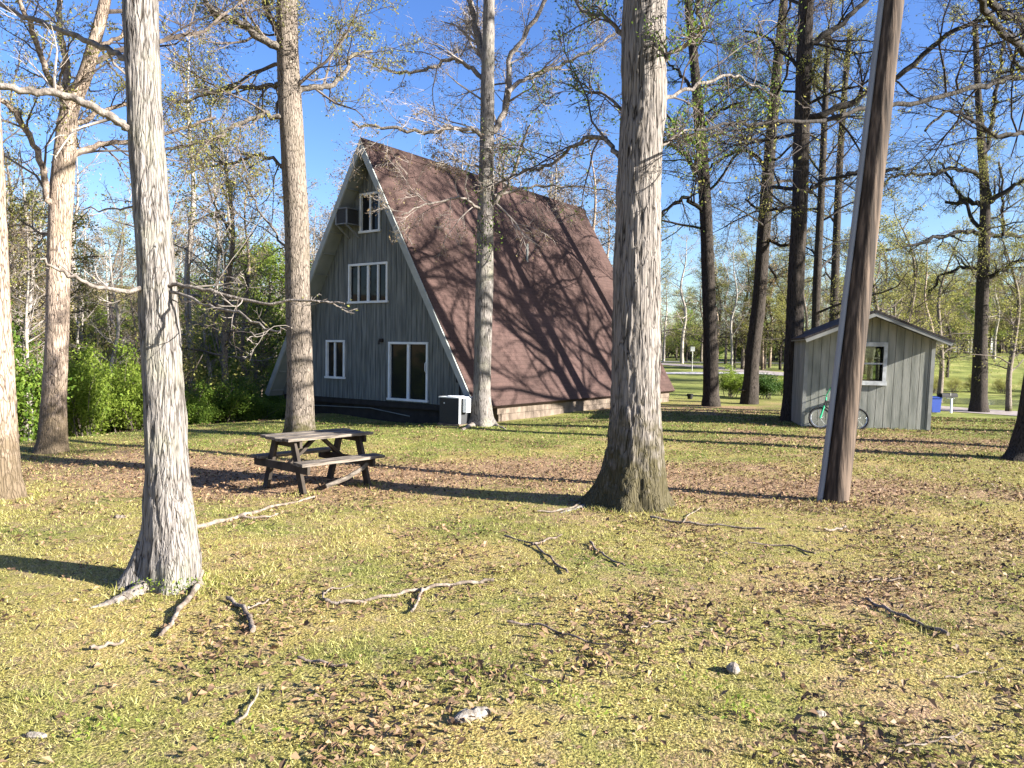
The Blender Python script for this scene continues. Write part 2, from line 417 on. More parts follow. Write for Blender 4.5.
# T2 forked
photo_tree('tan barked oak that forks high up, at the lawn edge behind the near left tree', (52, 452),
    [(52, 456, 32), (53, 440, 26), (54, 400, 22), (57, 340, 21), (58, 280, 21), (61, 200, 22), (65, 150, 20), (69, 112, 17), (85, 75, 14), (95, 40, 12), (103, 10, 11), (108, -20, 10)],
    [([(66, 120), (66, 100), (65, 60), (60, 20), (57, -14)], (8, 5), 0.6),
     ([(67, 118), (60, 92), (45, 70), (32, 30), (18, -5)], (7, 4), -0.8),
     ([(60, 215), (48, 200), (40, 160), (20, 120), (0, 98), (-20, 85)], (7, 4), -1.0),
     ([(68, 132), (78, 124), (100, 112), (127, 105), (160, 96)], (6, 3), 0.8),
     ([(64, 162), (76, 154), (100, 145), (128, 141), (160, 136), (215, 118)], (7, 3), 1.0),
     ([(90, 62), (105, 45), (125, 30), (145, 10)], (5, 3), 0.8),
     ([(60, 230), (45, 235), (25, 225), (5, 228)], (3, 1.5), 0.3)],
    M['bark_tan'], M['twig'], M['leaf_spring'], 14, 6, n=40, rings=110, rough=0.03, lobes=[(3.6, 0.25, .5), (5.4, 0.25, .4)], z_from=6, seed=8, leaf=(1.3, 0.05, 0.026), limb_len=3.2)
# T3 by the picnic table
photo_tree('brown-grey oak standing just behind the picnic table', (300, 437),
    [(300, 441, 32), (300, 428, 28), (300, 380, 25), (298, 300, 24), (297, 230, 24), (294, 170, 23), (290, 100, 23), (288, 50, 21), (287, 0, 20)],
    [([(290, 92), (278, 84), (262, 87), (235, 88), (205, 95), (175, 102)], (6, 3), 0.6),
     ([(293, 120), (283, 117), (262, 116), (240, 123), (215, 138), (180, 146), (150, 152)], (6, 2.5), -0.8),
     ([(289, 62), (277, 47), (258, 36), (240, 22), (215, 12), (200, -12)], (9, 5), -0.6),
     ([(288, 48), (280, 35), (270, 18), (262, -8)], (7, 5), 0.4),
     ([(292, 95), (303, 88), (330, 86), (345, 72), (352, 55), (372, 50)], (7, 3), 0.8),
     ([(295, 175), (280, 165), (262, 155), (240, 160), (215, 166), (185, 173)], (4, 2), 0.6),
     ([(296, 262), (280, 240), (255, 200), (240, 175)], (3, 1.5), 1.2)],
    M['bark_grey'], M['twig'], M['leaf_spring'], 17, 9, n=40, rings=110, rough=0.035, lobes=[(0.3, 0.25, .4), (3.3, 0.3, .4), (4.8, 0.3, .4)], z_from=6.5, seed=12, leaf=(1.7, 0.06, 0.028), limb_len=3.5)
# T4 by the house
photo_tree('slender pale grey tree against the brown roof, beside the white-edged condenser', (483, 426),
    [(482, 430, 26), (482, 418, 20), (482, 390, 17), (484, 300, 18), (486, 200, 16), (487, 130, 14), (488, 60, 13), (489, 0, 11)],
    [([(487, 85), (480, 75), (462, 62), (445, 60), (425, 70), (400, 72), (375, 66)], (5, 2.5), 0.6),
     ([(487, 60), (480, 46), (475, 20), (468, -12)], (8, 6), 0.5),
     ([(487, 142), (478, 132), (462, 128), (430, 131), (390, 130), (352, 122)], (5, 2.5), -0.8),
     ([(488, 140), (497, 125), (508, 105), (510, 62), (525, 36), (548, -5)], (7, 4), 0.8),
     ([(508, 92), (524, 80), (545, 72), (580, 55), (615, 34)], (5, 2.5), 1.2),
     ([(487, 215), (497, 198), (512, 180), (520, 150), (530, 125)], (5, 2), -0.6),
     ([(486, 212), (472, 203), (455, 198), (430, 204), (402, 214)], (3, 1.3), -1.5),
     ([(494, 196), (530, 186), (570, 187), (615, 192)], (3, 1.3), 1.0),
     ([(487, 170), (460, 160), (445, 155)], (2.5, 1.2), -0.5)],
    M['bark_pale'], M['twig_pale'], M['leaf_bud'], 16, 7, n=32, rings=90, rough=0.04, lobes=[(0.1, 0.6, .45), (3.3, 0.5, .45), (4.9, 0.4, .4)], z_from=8, seed=15, leaf=(1.0, 0.06, 0.026), limb_len=3.0, roots=[([(485, 424), (494, 426), (505, 429)], 10, 4), ([(480, 424), (470, 427), (462, 430)], 10, 4)])
# T5, the big central stem
photo_tree('thick shaggy-barked oak in the middle of the lawn with mossy flared base', (630, 505),
    [(630, 510, 72), (632, 492, 64), (634, 470, 58), (636, 440, 53), (636, 400, 48), (636, 300, 46), (638, 230, 44), (640, 150, 43), (644, 100, 44), (645, 0, 43)],
    [([(632, 165), (617, 153), (600, 137), (575, 145), (550, 165), (520, 173), (495, 186)], (6, 2), 1.2),
     ([(640, 118), (620, 108), (605, 95), (585, 92), (560, 80)], (4, 1.5), 1.0),
     ([(642, 45), (622, 35), (606, 18), (585, 12), (570, -8)], (5, 3), 0.8),
     ([(646, 72), (667, 58), (690, 40), (703, 28), (697, 8), (706, -10)], (5, 2.5), -0.6),
     ([(645, 108), (668, 98), (700, 85), (730, 76), (748, 82), (772, 96)], (5, 1.5), 0.9),
     ([(640, 150), (663, 143), (680, 133), (705, 128)], (4, 1.5), 0.9)],
    M['bark_oak'], M['twig'], M['leaf_fresh'], 18, 9, n=110, rings=320, rough=0.065, flare_h=0.3,
    lobes=[(math.pi * 1.02, 0.85, 0.35), (4.3, 0.4, .3), (5.3, 0.4, .3), (0.1, 0.4, .35), (2.0, 0.3, .5)], z_from=7, seed=21, leaf=(1.1, 0.05, 0.02), limb_len=3.5, roots=[([(606, 502), (600, 502), (586, 506), (560, 513)], 16, 3)])
# T6 T7 T8
photo_tree('dark slim trunk nearest the house corner, left of the leaning dark trunk', (711, 406),
    [(711, 411, 20), (711, 395, 16), (711, 370, 15), (709, 300, 13), (705, 200, 12), (700, 130, 11), (694, 60, 9), (688, 0, 8)],
    [([(706, 215), (690, 200), (672, 205), (650, 225)], (5, 2), -1), ([(703, 180), (680, 150), (660, 140)], (5, 2), 1),
     ([(700, 130), (720, 110), (745, 100)], (4, 2), -1), ([(697, 95), (680, 75), (668, 60)], (4, 2), 1)],
    M['bark_dark'], M['twig_dark'], M['leaf_fresh'], 17, 14, n=20, rings=60, rough=0.03, z_from=6, seed=31, leaf=(.75, 0.05, 0.030), limb_len=4)
photo_tree('dark trunk leaning right, between the slim trunk and the stout trunk beside the shed', (749, 404),
    [(749, 408, 19), (751, 380, 15), (753, 350, 14), (759, 300, 13), (764, 230, 13), (770, 150, 11), (776, 80, 10), (784, 0, 8)],
    [([(763, 235), (780, 245), (800, 240)], (4, 2), -1), ([(768, 170), (745, 150), (720, 160), (700, 175)], (4, 2), 1),
     ([(773, 110), (755, 90), (735, 85)], (4, 2), -1), ([(761, 262), (775, 275), (772, 285)], (3, 2), 0)],
    M['bark_dark'], M['twig_dark'], M['leaf_bud'], 18, 14, n=20, rings=60, rough=0.03, z_from=6, seed=33, leaf=(.7, 0.05, 0.030), limb_len=4)
photo_tree('stout dark trunk immediately left of the shed', (792, 421),
    [(792, 426, 25), (792, 410, 21), (793, 395, 19), (794, 350, 18), (796, 280, 16), (800, 200, 15), (802, 130, 15), (804, 60, 15), (806, 0, 14)],
    [([(800, 124), (812, 118), (835, 110), (868, 92), (905, 70), (948, 35), (985, 18)], (8, 4), -0.8),
     ([(804, 52), (815, 42), (838, 26), (862, 4), (880, -12)], (7, 4), 0.8),
     ([(800, 200), (815, 186), (840, 176), (866, 172), (900, 168)], (5, 2.5), 1.0),
     ([(803, 95), (810, 78), (818, 58)], (4, 2), -0.6),
     ([(799, 212), (785, 207), (768, 210), (745, 200)], (4, 2), -0.6),
     ([(802, 70), (785, 55), (770, 40), (745, 30)], (4, 2), 0.8)],
    M['bark_dark'], M['twig_dark'], M['leaf_spring'], 18, 12, n=24, rings=70, rough=0.035, z_from=6.5, seed=35, leaf=(.7, 0.05, 0.030), limb_len=4)
for k, (bx, by, tr, lab) in enumerate([
        (815, 398, [(815, 402, 9), (815, 350, 8), (817, 280, 8), (821, 200, 7), (825, 110, 6), (828, 30, 5)], 'thin dark tree behind the shed roof, next to the stout trunk'),
        (832, 397, [(832, 401, 9), (833, 350, 9), (835, 280, 8), (838, 200, 7), (843, 110, 6), (850, 30, 5)], 'thin dark tree behind the shed roof, next to the utility pole')]):
    photo_tree(lab, (bx, by), tr, [], M['bark_dark'], M['twig_dark'], M['leaf_spring'], 15, 18, n=12, rings=40, z_from=3.5, seed=40 + k,
               leaf=(.9, 0.06, 0.034), limb_len=4.0, group='thin trees behind the shed')
# T11 right of the shed
photo_tree('dark tree right of the shed, standing by the mailbox and road', (979, 412),
    [(979, 416, 20), (979, 400, 15), (981, 330, 12), (984, 250, 11), (985, 200, 9), (982, 150, 8), (978, 90, 6), (975, 20, 5)],
    [([(984, 180), (970, 171), (950, 170), (925, 174), (895, 175), (880, 190)], (5, 2), -1.5), ([(984, 205), (965, 201), (945, 203)], (6, 3), 1.5),
     ([(984, 235), (965, 231), (945, 236), (915, 245), (885, 248)], (5, 2), -1), ([(985, 205), (1005, 192), (1030, 176)], (6, 3), -1),
     ([(985, 238), (1005, 234), (1040, 236)], (5, 3), 1), ([(983, 280), (1005, 268), (1035, 256)], (5, 3), -1),
     ([(984, 270), (960, 268), (940, 278), (930, 292)], (4, 2), 1), ([(984, 235), (962, 200), (950, 180), (940, 160)], (4, 2), 1), ([(1003, 236), (1003, 205), (1000, 160)], (3, 2), 0),
     ([(983, 160), (992, 120), (998, 80), (1003, 40)], (5, 3), 0.5)],
    M['bark_dark'], M['twig_dark'], M['leaf_spring'], 15, 10, n=20, rings=60, rough=0.03, z_from=4.5, seed=45, leaf=(1.1, 0.07, 0.04), limb_len=4.2)
# T12 at the right border
photo_tree('dark trunk leaning out of the right border, its limb crossing before the pole', (1024, 460),
    [(1026, 464, 44), (1029, 450, 34), (1034, 420, 29), (1044, 350, 28), (1056, 250, 27), (1070, 130, 26), (1082, 30, 25)],
    [([(1076, 80), (1040, 76), (1010, 78), (985, 85), (950, 94), (920, 101), (860, 111), (800, 122), (740, 123), (695, 130)], (6, 1.6), -6.0),
     ([(1080, 70), (1050, 60), (1024, 50), (1000, 28), (975, -5)], (7, 5), -4.0),
     ([(1082, 40), (1050, 28), (1024, 20), (1003, 13), (985, -8)], (8, 6), -3.0),
     ([(1062, 190), (1030, 135), (1000, 135), (970, 118), (945, 112), (925, 130)], (5, 2), -2.0)],
    M['bark_dark'], M['twig_dark'], M['leaf_spring'], 16, 6, n=32, rings=80, rough=0.04, lobes=[(3.3, .5, .5), (5, .3, .5)], z_from=6.5, seed=48, leaf=(.6, 0.05, 0.022), limb_len=4.5)
# trees of the same grove just outside the right border, whose shade falls on roof and lawn
for k, (x, y, hh, w, lab) in enumerate([(12.6, 15.6, 17, .6, 'a'), (15.2, 19.2, 18, .62, 'b'), (19.5, 21.0, 19, .55, 'd'), (21.0, 17.2, 19, .66, 'e'), (24, 21, 18, .45, 'f')]):
    z = H(x, y); tt = thing('oak_tree', 'bare tree of the grove right of the photo, out of view', 'tree', (x, y, z), 'grove outside the right border')
    pts = smoothpath([(x, y, z - .1), (x + .05, y, z + 3), (x - .1, y + .1, z + 7), (x + .15, y, z + 12), (x, y, z + hh)], 8)
    rad = np.interp(pts[:, 2], [z, z + 1, z + 9, z + hh], [w * .62, w * .5, w * .36, .03])
    mb = MB(); trunkmesh(mb, pts, rad, 16, [], .4, 0.02, 50 + k); mb.build('trunk', M['bark_dark'], tt, True, True)
    crown = MB(); tips = []
    for i in range(30):
        zz = z + 6.0 + (hh - 6.5) * (i + rng.uniform(0, 1)) / 30
        p = [np.interp(zz, pts[:, 2], pts[:, a]) for a in (0, 1, 2)]; az = rng.uniform(0, 6.28)
        l = 4.6 * rng.uniform(.6, 1.2) * (1.1 - .6 * i / 30)
        c = wander(p, (math.cos(az), math.sin(az), rng.uniform(.2, .9)), l, 7, .2, .03); rl = .017 * l + .02
        crown.tube(c, np.linspace(rl, rl * .3, len(c)), 5, False, 0); sprout(crown, c, rl, l, 1, [(7, .5, .9, .2, .03), (5, .5, .8, .2, .03), 0.008], tips)
    leaves(crown, tips, 2.0, .12, .05); crown.build('crown', [M['twig_dark'], M['leaf_spring']], tt, True)

# ------------------------------------------------------------------ background trees: prototypes and copies
def proto_tree(hh, w, spread, nl, z1, barkm, twigm, leafm, leaf, spec, crook=0.25, up=0.5):
    tt = thing('woodland_tree', 'x', 'tree', (0, 0, 0))
    pts = smoothpath([(0, 0, -.4)] + [(rng.normal(0, crook) * k / 4, rng.normal(0, crook) * k / 4, hh * k / 5) for k in range(1, 6)], 5)
    rad = np.interp(pts[:, 2], [0, 1, hh * .6, hh], [w * .6, w * .5, w * .3, .02])
    mb = MB(); mb.tube(pts, rad, 8); mb.build('trunk', barkm, tt, False, True)
    crown = MB(); tips = []
    for i in range(nl):
        zz = z1 + (hh - z1) * (i + rng.uniform(0, 1)) / nl
        p = [np.interp(zz, pts[:, 2], pts[:, a]) for a in (0, 1, 2)]; az = rng.uniform(0, 6.28)
        l = spread * rng.uniform(.55, 1.2) * (1.1 - .65 * i / nl)
        c = wander(p, (math.cos(az), math.sin(az), up * rng.uniform(.4, 2.0)), l, 6, .16, .05); rl = .012 * l + .014
        crown.tube(c, np.linspace(rl, rl * .3, len(c)), 4, False, 0); sprout(crown, c, rl, l, 1, spec, tips)
    leaves(crown, tips, *leaf); crown.build('crown', [twigm, leafm], tt)
    return tt
SB = [(6, .5, .85, .2, .04), (5, .5, .8, .2, .03), 0.009]
PT = {
 'bare': proto_tree(15, .34, 3.2, 22, 4, M['bark_white'], M['twig_pale'], M['leaf_bud'], (1.0, .12, .05), SB),
 'bare2': proto_tree(13, .26, 2.6, 22, 2.5, M['bark_tan'], M['twig'], M['leaf_bud'], (1.6, .13, .05), SB, .4),
 'pinkish': proto_tree(12, .24, 2.8, 24, 3, M['bark_white'], M['twig_pale'], M['leaf_bud'], (3.0, .15, .05), SB, .3),
 'spring': proto_tree(13, .30, 3.4, 26, 2.5, M['bark_grey'], M['twig'], M['leaf_spring'], (3.4, .13, .05), SB, .3),
 'spring2': proto_tree(11, .26, 3.2, 26, 1.8, M['bark_dark'], M['twig_dark'], M['leaf_spring'], (4.5, .15, .052), SB, .4),
 'fresh': proto_tree(9, .20, 2.4, 26, 1.2, M['bark_grey'], M['twig'], M['leaf_bright'], (5, .22, .065), SB, .3),
 'sapling': proto_tree(5.0, .09, 1.7, 22, .5, M['bark_grey'], M['twig'], M['leaf_bright'], (7, .14, .06), SB, .2),
}
used = set()
def plant(kind, x, y, s, label, group, sxy=1.0, name=None, z=None):
    p = PT[kind]
    o = p if kind not in used else copy_tree(p)
    used.add(kind)
    o.location = (x, y, (H(x, y) if z is None else z)); o.rotation_euler = (0, 0, rng.uniform(0, 6.28)); o.scale = (s * sxy, s * sxy, s)
    if name: o.name = name
    return tag(o, label, 'tree', group)

# bushes
def bush_proto(name, w, h, nleaf, size, leafm, twigm, stems=9, clumps=14):
    tt = thing(name, 'x', 'bush', (0, 0, 0))
    st = MB(); lf = MB(); cs = []
    for i in range(stems):
        az = rng.uniform(0, 6.28); tl = rng.uniform(.1, .8)
        c = wander((rng.normal(0, .08 * w), rng.normal(0, .08 * w), -.1), (math.cos(az) * tl, math.sin(az) * tl, 1), h * rng.uniform(.6, 1), 5, .15, .03)
        st.tube(c, np.linspace(.02, .006, len(c)) * max(h, 1) * .7, 4, False)
        tips = []; sprout(st, c, .012 * max(h, 1), h * .6, 2, [(6, .6, .8, .2, .03), .005], tips); cs += tips
    st.build('stems', twigm, tt)
    cs = np.array(cs); c = cs[rng.integers(0, len(cs), nleaf)] + rng.normal(0, 1, (nleaf, 3)) * np.array([.055 * w, .055 * w, .05 * h])
    c[:, 2] = np.maximum(c[:, 2], .03)
    a = rng.normal(0, 1, c.shape); a[:, 2] *= .5; a /= np.linalg.norm(a, axis=1, keepdims=True)
    b = np.cross(a, rng.normal(0, .5, c.shape) + np.array([0, 0, 1.0])); b /= np.linalg.norm(b, axis=1, keepdims=True)
    s = size * rng.uniform(.5, 1.3, (nleaf, 1)); lf.quads(c, a * s, b * s * .6)
    lf.build('foliage', leafm, tt)
    return tt
BP = {
 'green': bush_proto('shrub', 3.0, 2.4, 12000, .05, M['leaf_fresh'], M['twig']),
 'bright': bush_proto('shrub', 2.6, 2.2, 10000, .05, M['leaf_bright'], M['twig']),
 'olive': bush_proto('shrub', 3.2, 2.8, 7000, .042, M['leaf_spring'], M['twig'], stems=14),
 'deep': bush_proto('shrub', 3.0, 2.0, 12000, .05, M['leaf_deep'], M['twig_dark']),
}
bused = set()
def bush(kind, x, y, s, label, group, z=None, sz=None):
    p = BP[kind]; o = p if kind not in bused else copy_tree(p); bused.add(kind)
    o.location = (x, y, H(x, y) if z is None else z); o.rotation_euler = (0, 0, rng.uniform(0, 6.28)); o.scale = (s, s, sz or s)
    return tag(o, label, 'bush', group)

# left wood, beyond the lawn edge
def at(px, d):               # ground point at a bearing and a depth
    p = P(px, 384, d); return p.x, p.y
for px, d, k, s in [(193, 27, 'bare', 1.0), (213, 30, 'bare', .85), (230, 33, 'bare', .9), (243, 29, 'bare2', .85)]:
    x, y = at(px, d); plant(k, x, y, s, {193: 'tallest straight pale trunk in the wood between the near left tree and the house', 213: 'pale bare tree second from the left between near left tree and house',
        230: 'pale bare tree with ivy-dark foot, third from the left between near left tree and house', 243: 'thin bare brown tree closest to the house, left of it'}[px], 'pale trunks left of the house', .8)
LW = 'bare trees of the wood left of the house'
for i in range(40):
    px = rng.uniform(-120, 330); d = rng.uniform(24, 62)
    if px > 240: d = max(d, 42)
    x, y = at(px, d); k = ['bare', 'pinkish', 'bare', 'bare2', 'pinkish', 'spring'][i % 6]
    plant(k, x, y, rng.uniform(.6, .95), 'leafless or budding tree of the wood behind the lawn at left', LW, rng.uniform(.8, 1.15))
for i in range(9):
    px = rng.uniform(-100, 300); d = rng.uniform(24, 48)
    if px > 230: d = max(d, 34)
    x, y = at(px, d)
    plant(['sapling', 'sapling', 'fresh', 'spring2'][i % 4], x, y, rng.uniform(.55, .85), 'young green leafy tree in the wood left of the house', 'green young trees in the left wood', 1.1)
for px, d, q in [(236, 35, .95), (277, 38, 1.0), (205, 38, .8)]:
    x, y = at(px, d); plant('fresh', x, y, q, 'young green leafy tree in the wood left of the house', 'green young trees in the left wood', 1.2)
x, y = at(262, 31); plant('fresh', x, y, .85, 'fresh green tree touching the left eave of the house', 'green young trees in the left wood', 1.2)
# undergrowth on the slope below the lawn edge
for i in range(46):
    t = rng.uniform(0, 1)
    px = rng.uniform(-60, 285)
    near = np.interp(px, [-60, 20, 250, 290], [14.5, 15.2, 23.0, 27.5])
    d = near + 1.0 + rng.uniform(0.3, 13) * (0.35 + t)
    x, y = at(px, d); k = ['green', 'bright', 'bright', 'green', 'olive', 'bright'][i % 6]
    s = rng.uniform(.5, 1.1)
    bush(k, x, y, s, {'green': 'mid green leafy bush', 'bright': 'bright yellow-green bush', 'olive': 'loose olive-brown budding bush', 'deep': 'dark green bush'}[k] + ' on the bank beyond the lawn at left', 'undergrowth on the bank at left', sz=s * rng.uniform(.6, 1.7))
for i in range(16):
    px = rng.uniform(-40, 280); d = np.interp(px, [-60, 20, 250, 290], [14.5, 15.2, 23.0, 27.5]) + rng.uniform(1.5, 7); x, y = at(px, d)
    plant(['bare', 'sapling', 'pinkish', 'bare2'][i % 4], x, y, rng.uniform(.28, .5) * (1.6 if i % 4 == 1 else 1), 'thin sapling growing out of the bank bushes at left', 'saplings on the bank at left', 1.0)
for px, d, s in [(205, 22.6, .62), (228, 23.4, .66), (250, 24.3, .6), (185, 21.8, .55)]:
    x, y = at(px, d); bush('green', x, y, s, 'low dense green hedge bush at the lawn edge left of the house', 'hedge bushes left of the house')

# wood beyond the road, seen right of the house
for i in range(95):
    px = rng.uniform(560, 1060); d = rng.uniform(88, 140)
    x, y = at(px, d); k = ['spring', 'bare', 'spring2', 'pinkish', 'spring', 'fresh', 'bare2'][i % 7]
    plant(k, x, y, rng.uniform(.75, 1.15), 'budding tree of the wood across the road, behind the dark trunks', 'wood across the road', 1.2)
for i in range(26):
    px = rng.uniform(640, 960); d = rng.uniform(58, 85)
    x, y = at(px, d)
    if 660 < px < 800 and d < 78: d = 82; x, y = at(px, d)
    plant(['spring', 'spring2', 'bare2', 'spring'][i % 4], x, y, rng.uniform(.8, 1.1), 'yellow-green budding tree between the road and the far wood', 'budding trees this side of the far wood', 1.2)
for i in range(44):
    px = rng.uniform(900, 1130); d = rng.uniform(105, 150)
    x, y = at(px, d)
    plant(['spring', 'spring2', 'bare2', 'spring2', 'fresh'][i % 5], x, y, rng.uniform(.85, 1.25), 'budding tree of the wood on top of the grassy bank at right', 'wood on the right bank', 1.3)
for px, d, s in [(870, 46, .95), (905, 52, 1.0), (940, 62, 1.05), (1010, 48, .9), (1075, 36, .9)]:
    x, y = at(px, d); plant('spring', x, y, s, 'yellow-green leafing tree rising behind the shed, %s' % {870: 'directly over its ridge', 905: 'over its right roof slope', 940: 'over its right eave', 1010: 'right of the dark mailbox tree', 1075: 'at the right border'}[px], 'leafing trees behind the shed', 1.25)
for i in range(26):
    px = rng.uniform(300, 620); d = rng.uniform(44, 62); x, y = at(px, d)
    plant(['pinkish', 'bare', 'bare2'][i % 3], x, y, rng.uniform(.9, 1.2), 'pale bare tree whose thin top shows over the house roof', 'bare trees behind the house', 1.1)
x, y = at(731, 66); plant('bare', x, y, .75, 'slim whitish tree by the road between two dark trunks', None, .9)
for i in range(70):
    px = rng.uniform(600, 1060); d = rng.uniform(125, 165); x, y = at(px, d)
    bush(['olive', 'green', 'deep', 'olive'][i % 4], x, y, rng.uniform(1.6, 2.6), 'undergrowth bush at the edge of the far wood', 'undergrowth of the far wood')
for i in range(36):
    px = rng.uniform(-150, 300); d = rng.uniform(46, 85)
    if px > 220: d = max(d, 60)
    x, y = at(px, d); plant(['pinkish', 'pinkish', 'bare', 'spring'][i % 4], x, y, rng.uniform(.6, .85), 'budding tree on the wooded hillside at far left', 'trees on the far left hillside', 1.2)
for i in range(48):
    px = rng.uniform(-150, 300); d = rng.uniform(34, 75)
    if px > 225: d = max(d, 48)
    x, y = at(px, d); bush(['olive', 'bright', 'bright', 'green'][i % 4], x, y, rng.uniform(.8, 1.6), 'bush among the trunks of the wooded hillside at left', 'undergrowth on the left hillside')
# small bushes between the dark trunks
for px, py, k, s, lab in [(731, 397, 'bright', .62, 'bright green round bush between the two slim dark trunks'), (767, 399, 'deep', .62, 'darker bush between the leaning and the stout dark trunk'),
                          (782, 395, 'bright', .4, 'small bright bush against the stout dark trunk')]:
    p = G(px, py); bush(k, p.x, p.y, s, lab, 'bushes between the dark trunks')
for i in range(22):
    px = rng.uniform(930, 1100); d = rng.uniform(64, 70)
    x, y = at(px, d); bush('olive', x, y, rng.uniform(.35, .6), 'low weedy bush along the pond bank', 'bushes on the pond bank')

# ------------------------------------------------------------------ ground sheet
def axis(lo, hi, fine_lo, fine_hi, step, n_out):
    core = np.arange(fine_lo, fine_hi + 1e-6, step)
    g = lambda a, b: a + (b - a) * (np.linspace(0, 1, n_out + 1)[1:] ** 2.2)
    return np.concatenate([g(fine_lo, lo)[::-1], core, g(fine_hi, hi)])
gx = axis(-500, 500, -16, 24, .16, 60); gy = axis(-60, 900, 1.5, 30, .16, 120)
X, Y = np.meshgrid(gx, gy, indexing='ij'); Z = hgt(X, Y)
nx, ny = len(gx), len(gy)
idx = np.arange(nx * ny).reshape(nx, ny)
mb = MB(); mb.add(np.stack([X, Y, Z], -1), np.stack([idx[:-1, :-1], idx[1:, :-1], idx[1:, 1:], idx[:-1, 1:]], -1).reshape(-1, 4))

tbl = G(300, 485)
def fbm(x, y, s, seed):
    x = np.asarray(x); sh = x.shape
    return np.array([noise.noise(Vector((a * s, b * s, seed))) + .5 * noise.noise(Vector((a * s * 2.3, b * s * 2.3, seed + 5))) for a, b in zip(x.ravel(), np.asarray(y).ravel())]).reshape(sh)
def dirt(x, y):              # bare, leaf-littered soil: round the table and in a belt before the house
    x = np.asarray(x, float); y = np.asarray(y, float)
    g = lambda cx, cy, sx, sy: np.exp(-((x - cx) / sx) ** 2 - ((y - cy) / sy) ** 2)
    d = .95 * g(tbl.x - .5, tbl.y + .3, 2.6, 1.5) + .85 * g(1.0, 12.0, 4.0, 1.3) + .6 * g(-6, 12.5, 2.5, 1.6) + .7 * g(4.5, 10.6, 3.0, .8) + .7 * g(8.5, 17, 3.5, 2.0)
    d += .6 * g(7, 26.5, 4, 2.2) + .55 * g(6.5, 7.0, 2.5, 1.5) + .35 * g(2.5, 5.5, 1.5, 1.2) + .5 * g(3.4, 9.5, 1.5, .8)
    return d
near = (Y > 1) & (Y < 32) & (X > -17) & (X < 25)
D = np.zeros_like(X); D[near] = np.clip(dirt(X[near], Y[near]) + .5 * fbm(X[near], Y[near], .8, 3.1) + .08, 0, 1)
woods = sm(((X + 9) * -.93 + (Y - 14.2) * .37) / 2.0) * sm((-X - 1) / 5); D = np.maximum(D, woods * .42)

gm = bpy.data.materials.new('lawn_ground'); gm.use_nodes = True
nt = gm.node_tree; N = nt.nodes; L = nt.links; b = N['Principled BSDF']
b.inputs['Roughness'].default_value = .95; b.inputs['Specular IOR Level'].default_value = .1
tc = N.new('ShaderNodeTexCoord')
def nz(s, d=8):
    n = N.new('ShaderNodeTexNoise'); n.inputs['Scale'].default_value = s; n.inputs['Detail'].default_value = d
    L.new(tc.outputs['Object'], n.inputs['Vector']); return n.outputs['Fac']
def ramp(fac, stops):
    c = N.new('ShaderNodeValToRGB'); e = c.color_ramp.elements
    while len(e) < len(stops): e.new(.5)
    for k, (p, col) in enumerate(stops): e[k].position = p; e[k].color = (*col, 1)
    L.new(fac, c.inputs['Fac']); return c.outputs['Color']
def mix(f, a, c, t='MIX'):
    m = N.new('ShaderNodeMixRGB'); m.blend_type = t
    if isinstance(f, float): m.inputs['Fac'].default_value = f
    else: L.new(f, m.inputs['Fac'])
    L.new(a, m.inputs[1]); L.new(c, m.inputs[2]); return m.outputs[0]
fine = ramp(nz(75, 9), [(.33, (.035, .026, .012)), (.46, (.17, .14, .04)), (.58, (.34, .295, .09)), (.74, (.52, .47, .22))])
grs = ramp(nz(70, 9), [(.33, (.02, .024, .009)), (.5, (.14, .155, .034)), (.74, (.36, .355, .12))])
big = ramp(nz(.9, 5), [(.47, (0, 0, 0)), (.66, (1, 1, 1))])
at2 = N.new('ShaderNodeAttribute'); at2.attribute_name = 'green'
gold = ramp(nz(80, 9), [(.32, (.05, .032, .013)), (.5, (.31, .235, .075)), (.75, (.56, .47, .22))])
lawn = mix(ramp(nz(.55, 4), [(.48, (0, 0, 0)), (.62, (1, 1, 1))]), mix(big, fine, grs), gold)
soil = ramp(nz(45, 8), [(.25, (.07, .04, .025)), (.5, (.27, .175, .105)), (.75, (.46, .33, .21))])
at_ = N.new('ShaderNodeAttribute'); at_.attribute_name = 'dirt'
ms = N.new('ShaderNodeMath'); ms.operation = 'MULTIPLY_ADD'; L.new(nz(7, 6), ms.inputs[0]); ms.inputs[1].default_value = 1.1
sb = N.new('ShaderNodeMath'); sb.operation = 'SUBTRACT'; L.new(at_.outputs['Fac'], sb.inputs[0]); sb.inputs[1].default_value = .75
L.new(sb.outputs[0], ms.inputs[2])
mr = N.new('ShaderNodeMapRange'); mr.inputs['From Min'].default_value = .0; mr.inputs['From Max'].default_value = .45; L.new(ms.outputs[0], mr.inputs['Value'])
far_ = ramp(nz(.35, 9), [(.3, (.08, .095, .025)), (.5, (.16, .18, .045)), (.7, (.27, .26, .09))])
thatch = ramp(nz(60, 9), [(.33, (.04, .026, .015)), (.5, (.22, .155, .085)), (.72, (.50, .41, .26))])
lawn = mix(ramp(nz(9, 7), [(.50, (0, 0, 0)), (.62, (.7, .7, .7))]), lawn, thatch)
lawn = mix(at2.outputs['Fac'], lawn, far_)
allc = mix(mr.outputs[0], lawn, soil)
L.new(allc, b.inputs['Base Color'])
bp = N.new('ShaderNodeBump'); bp.inputs['Strength'].default_value = .9; bp.inputs['Distance'].default_value = .022
L.new(nz(55, 9), bp.inputs['Height']); L.new(bp.outputs[0], b.inputs['Normal'])
ground = mb.build('ground', gm, smooth=True); ground['kind'] = 'structure'
a = ground.data.attributes.new('green', 'FLOAT', 'POINT'); a.data.foreach_set('value', np.maximum(sm((Y - 26) / 10), .6 * sm((Y - 13) / 5) * (1 - np.clip(D, 0, 1))).astype(np.float32).ravel())
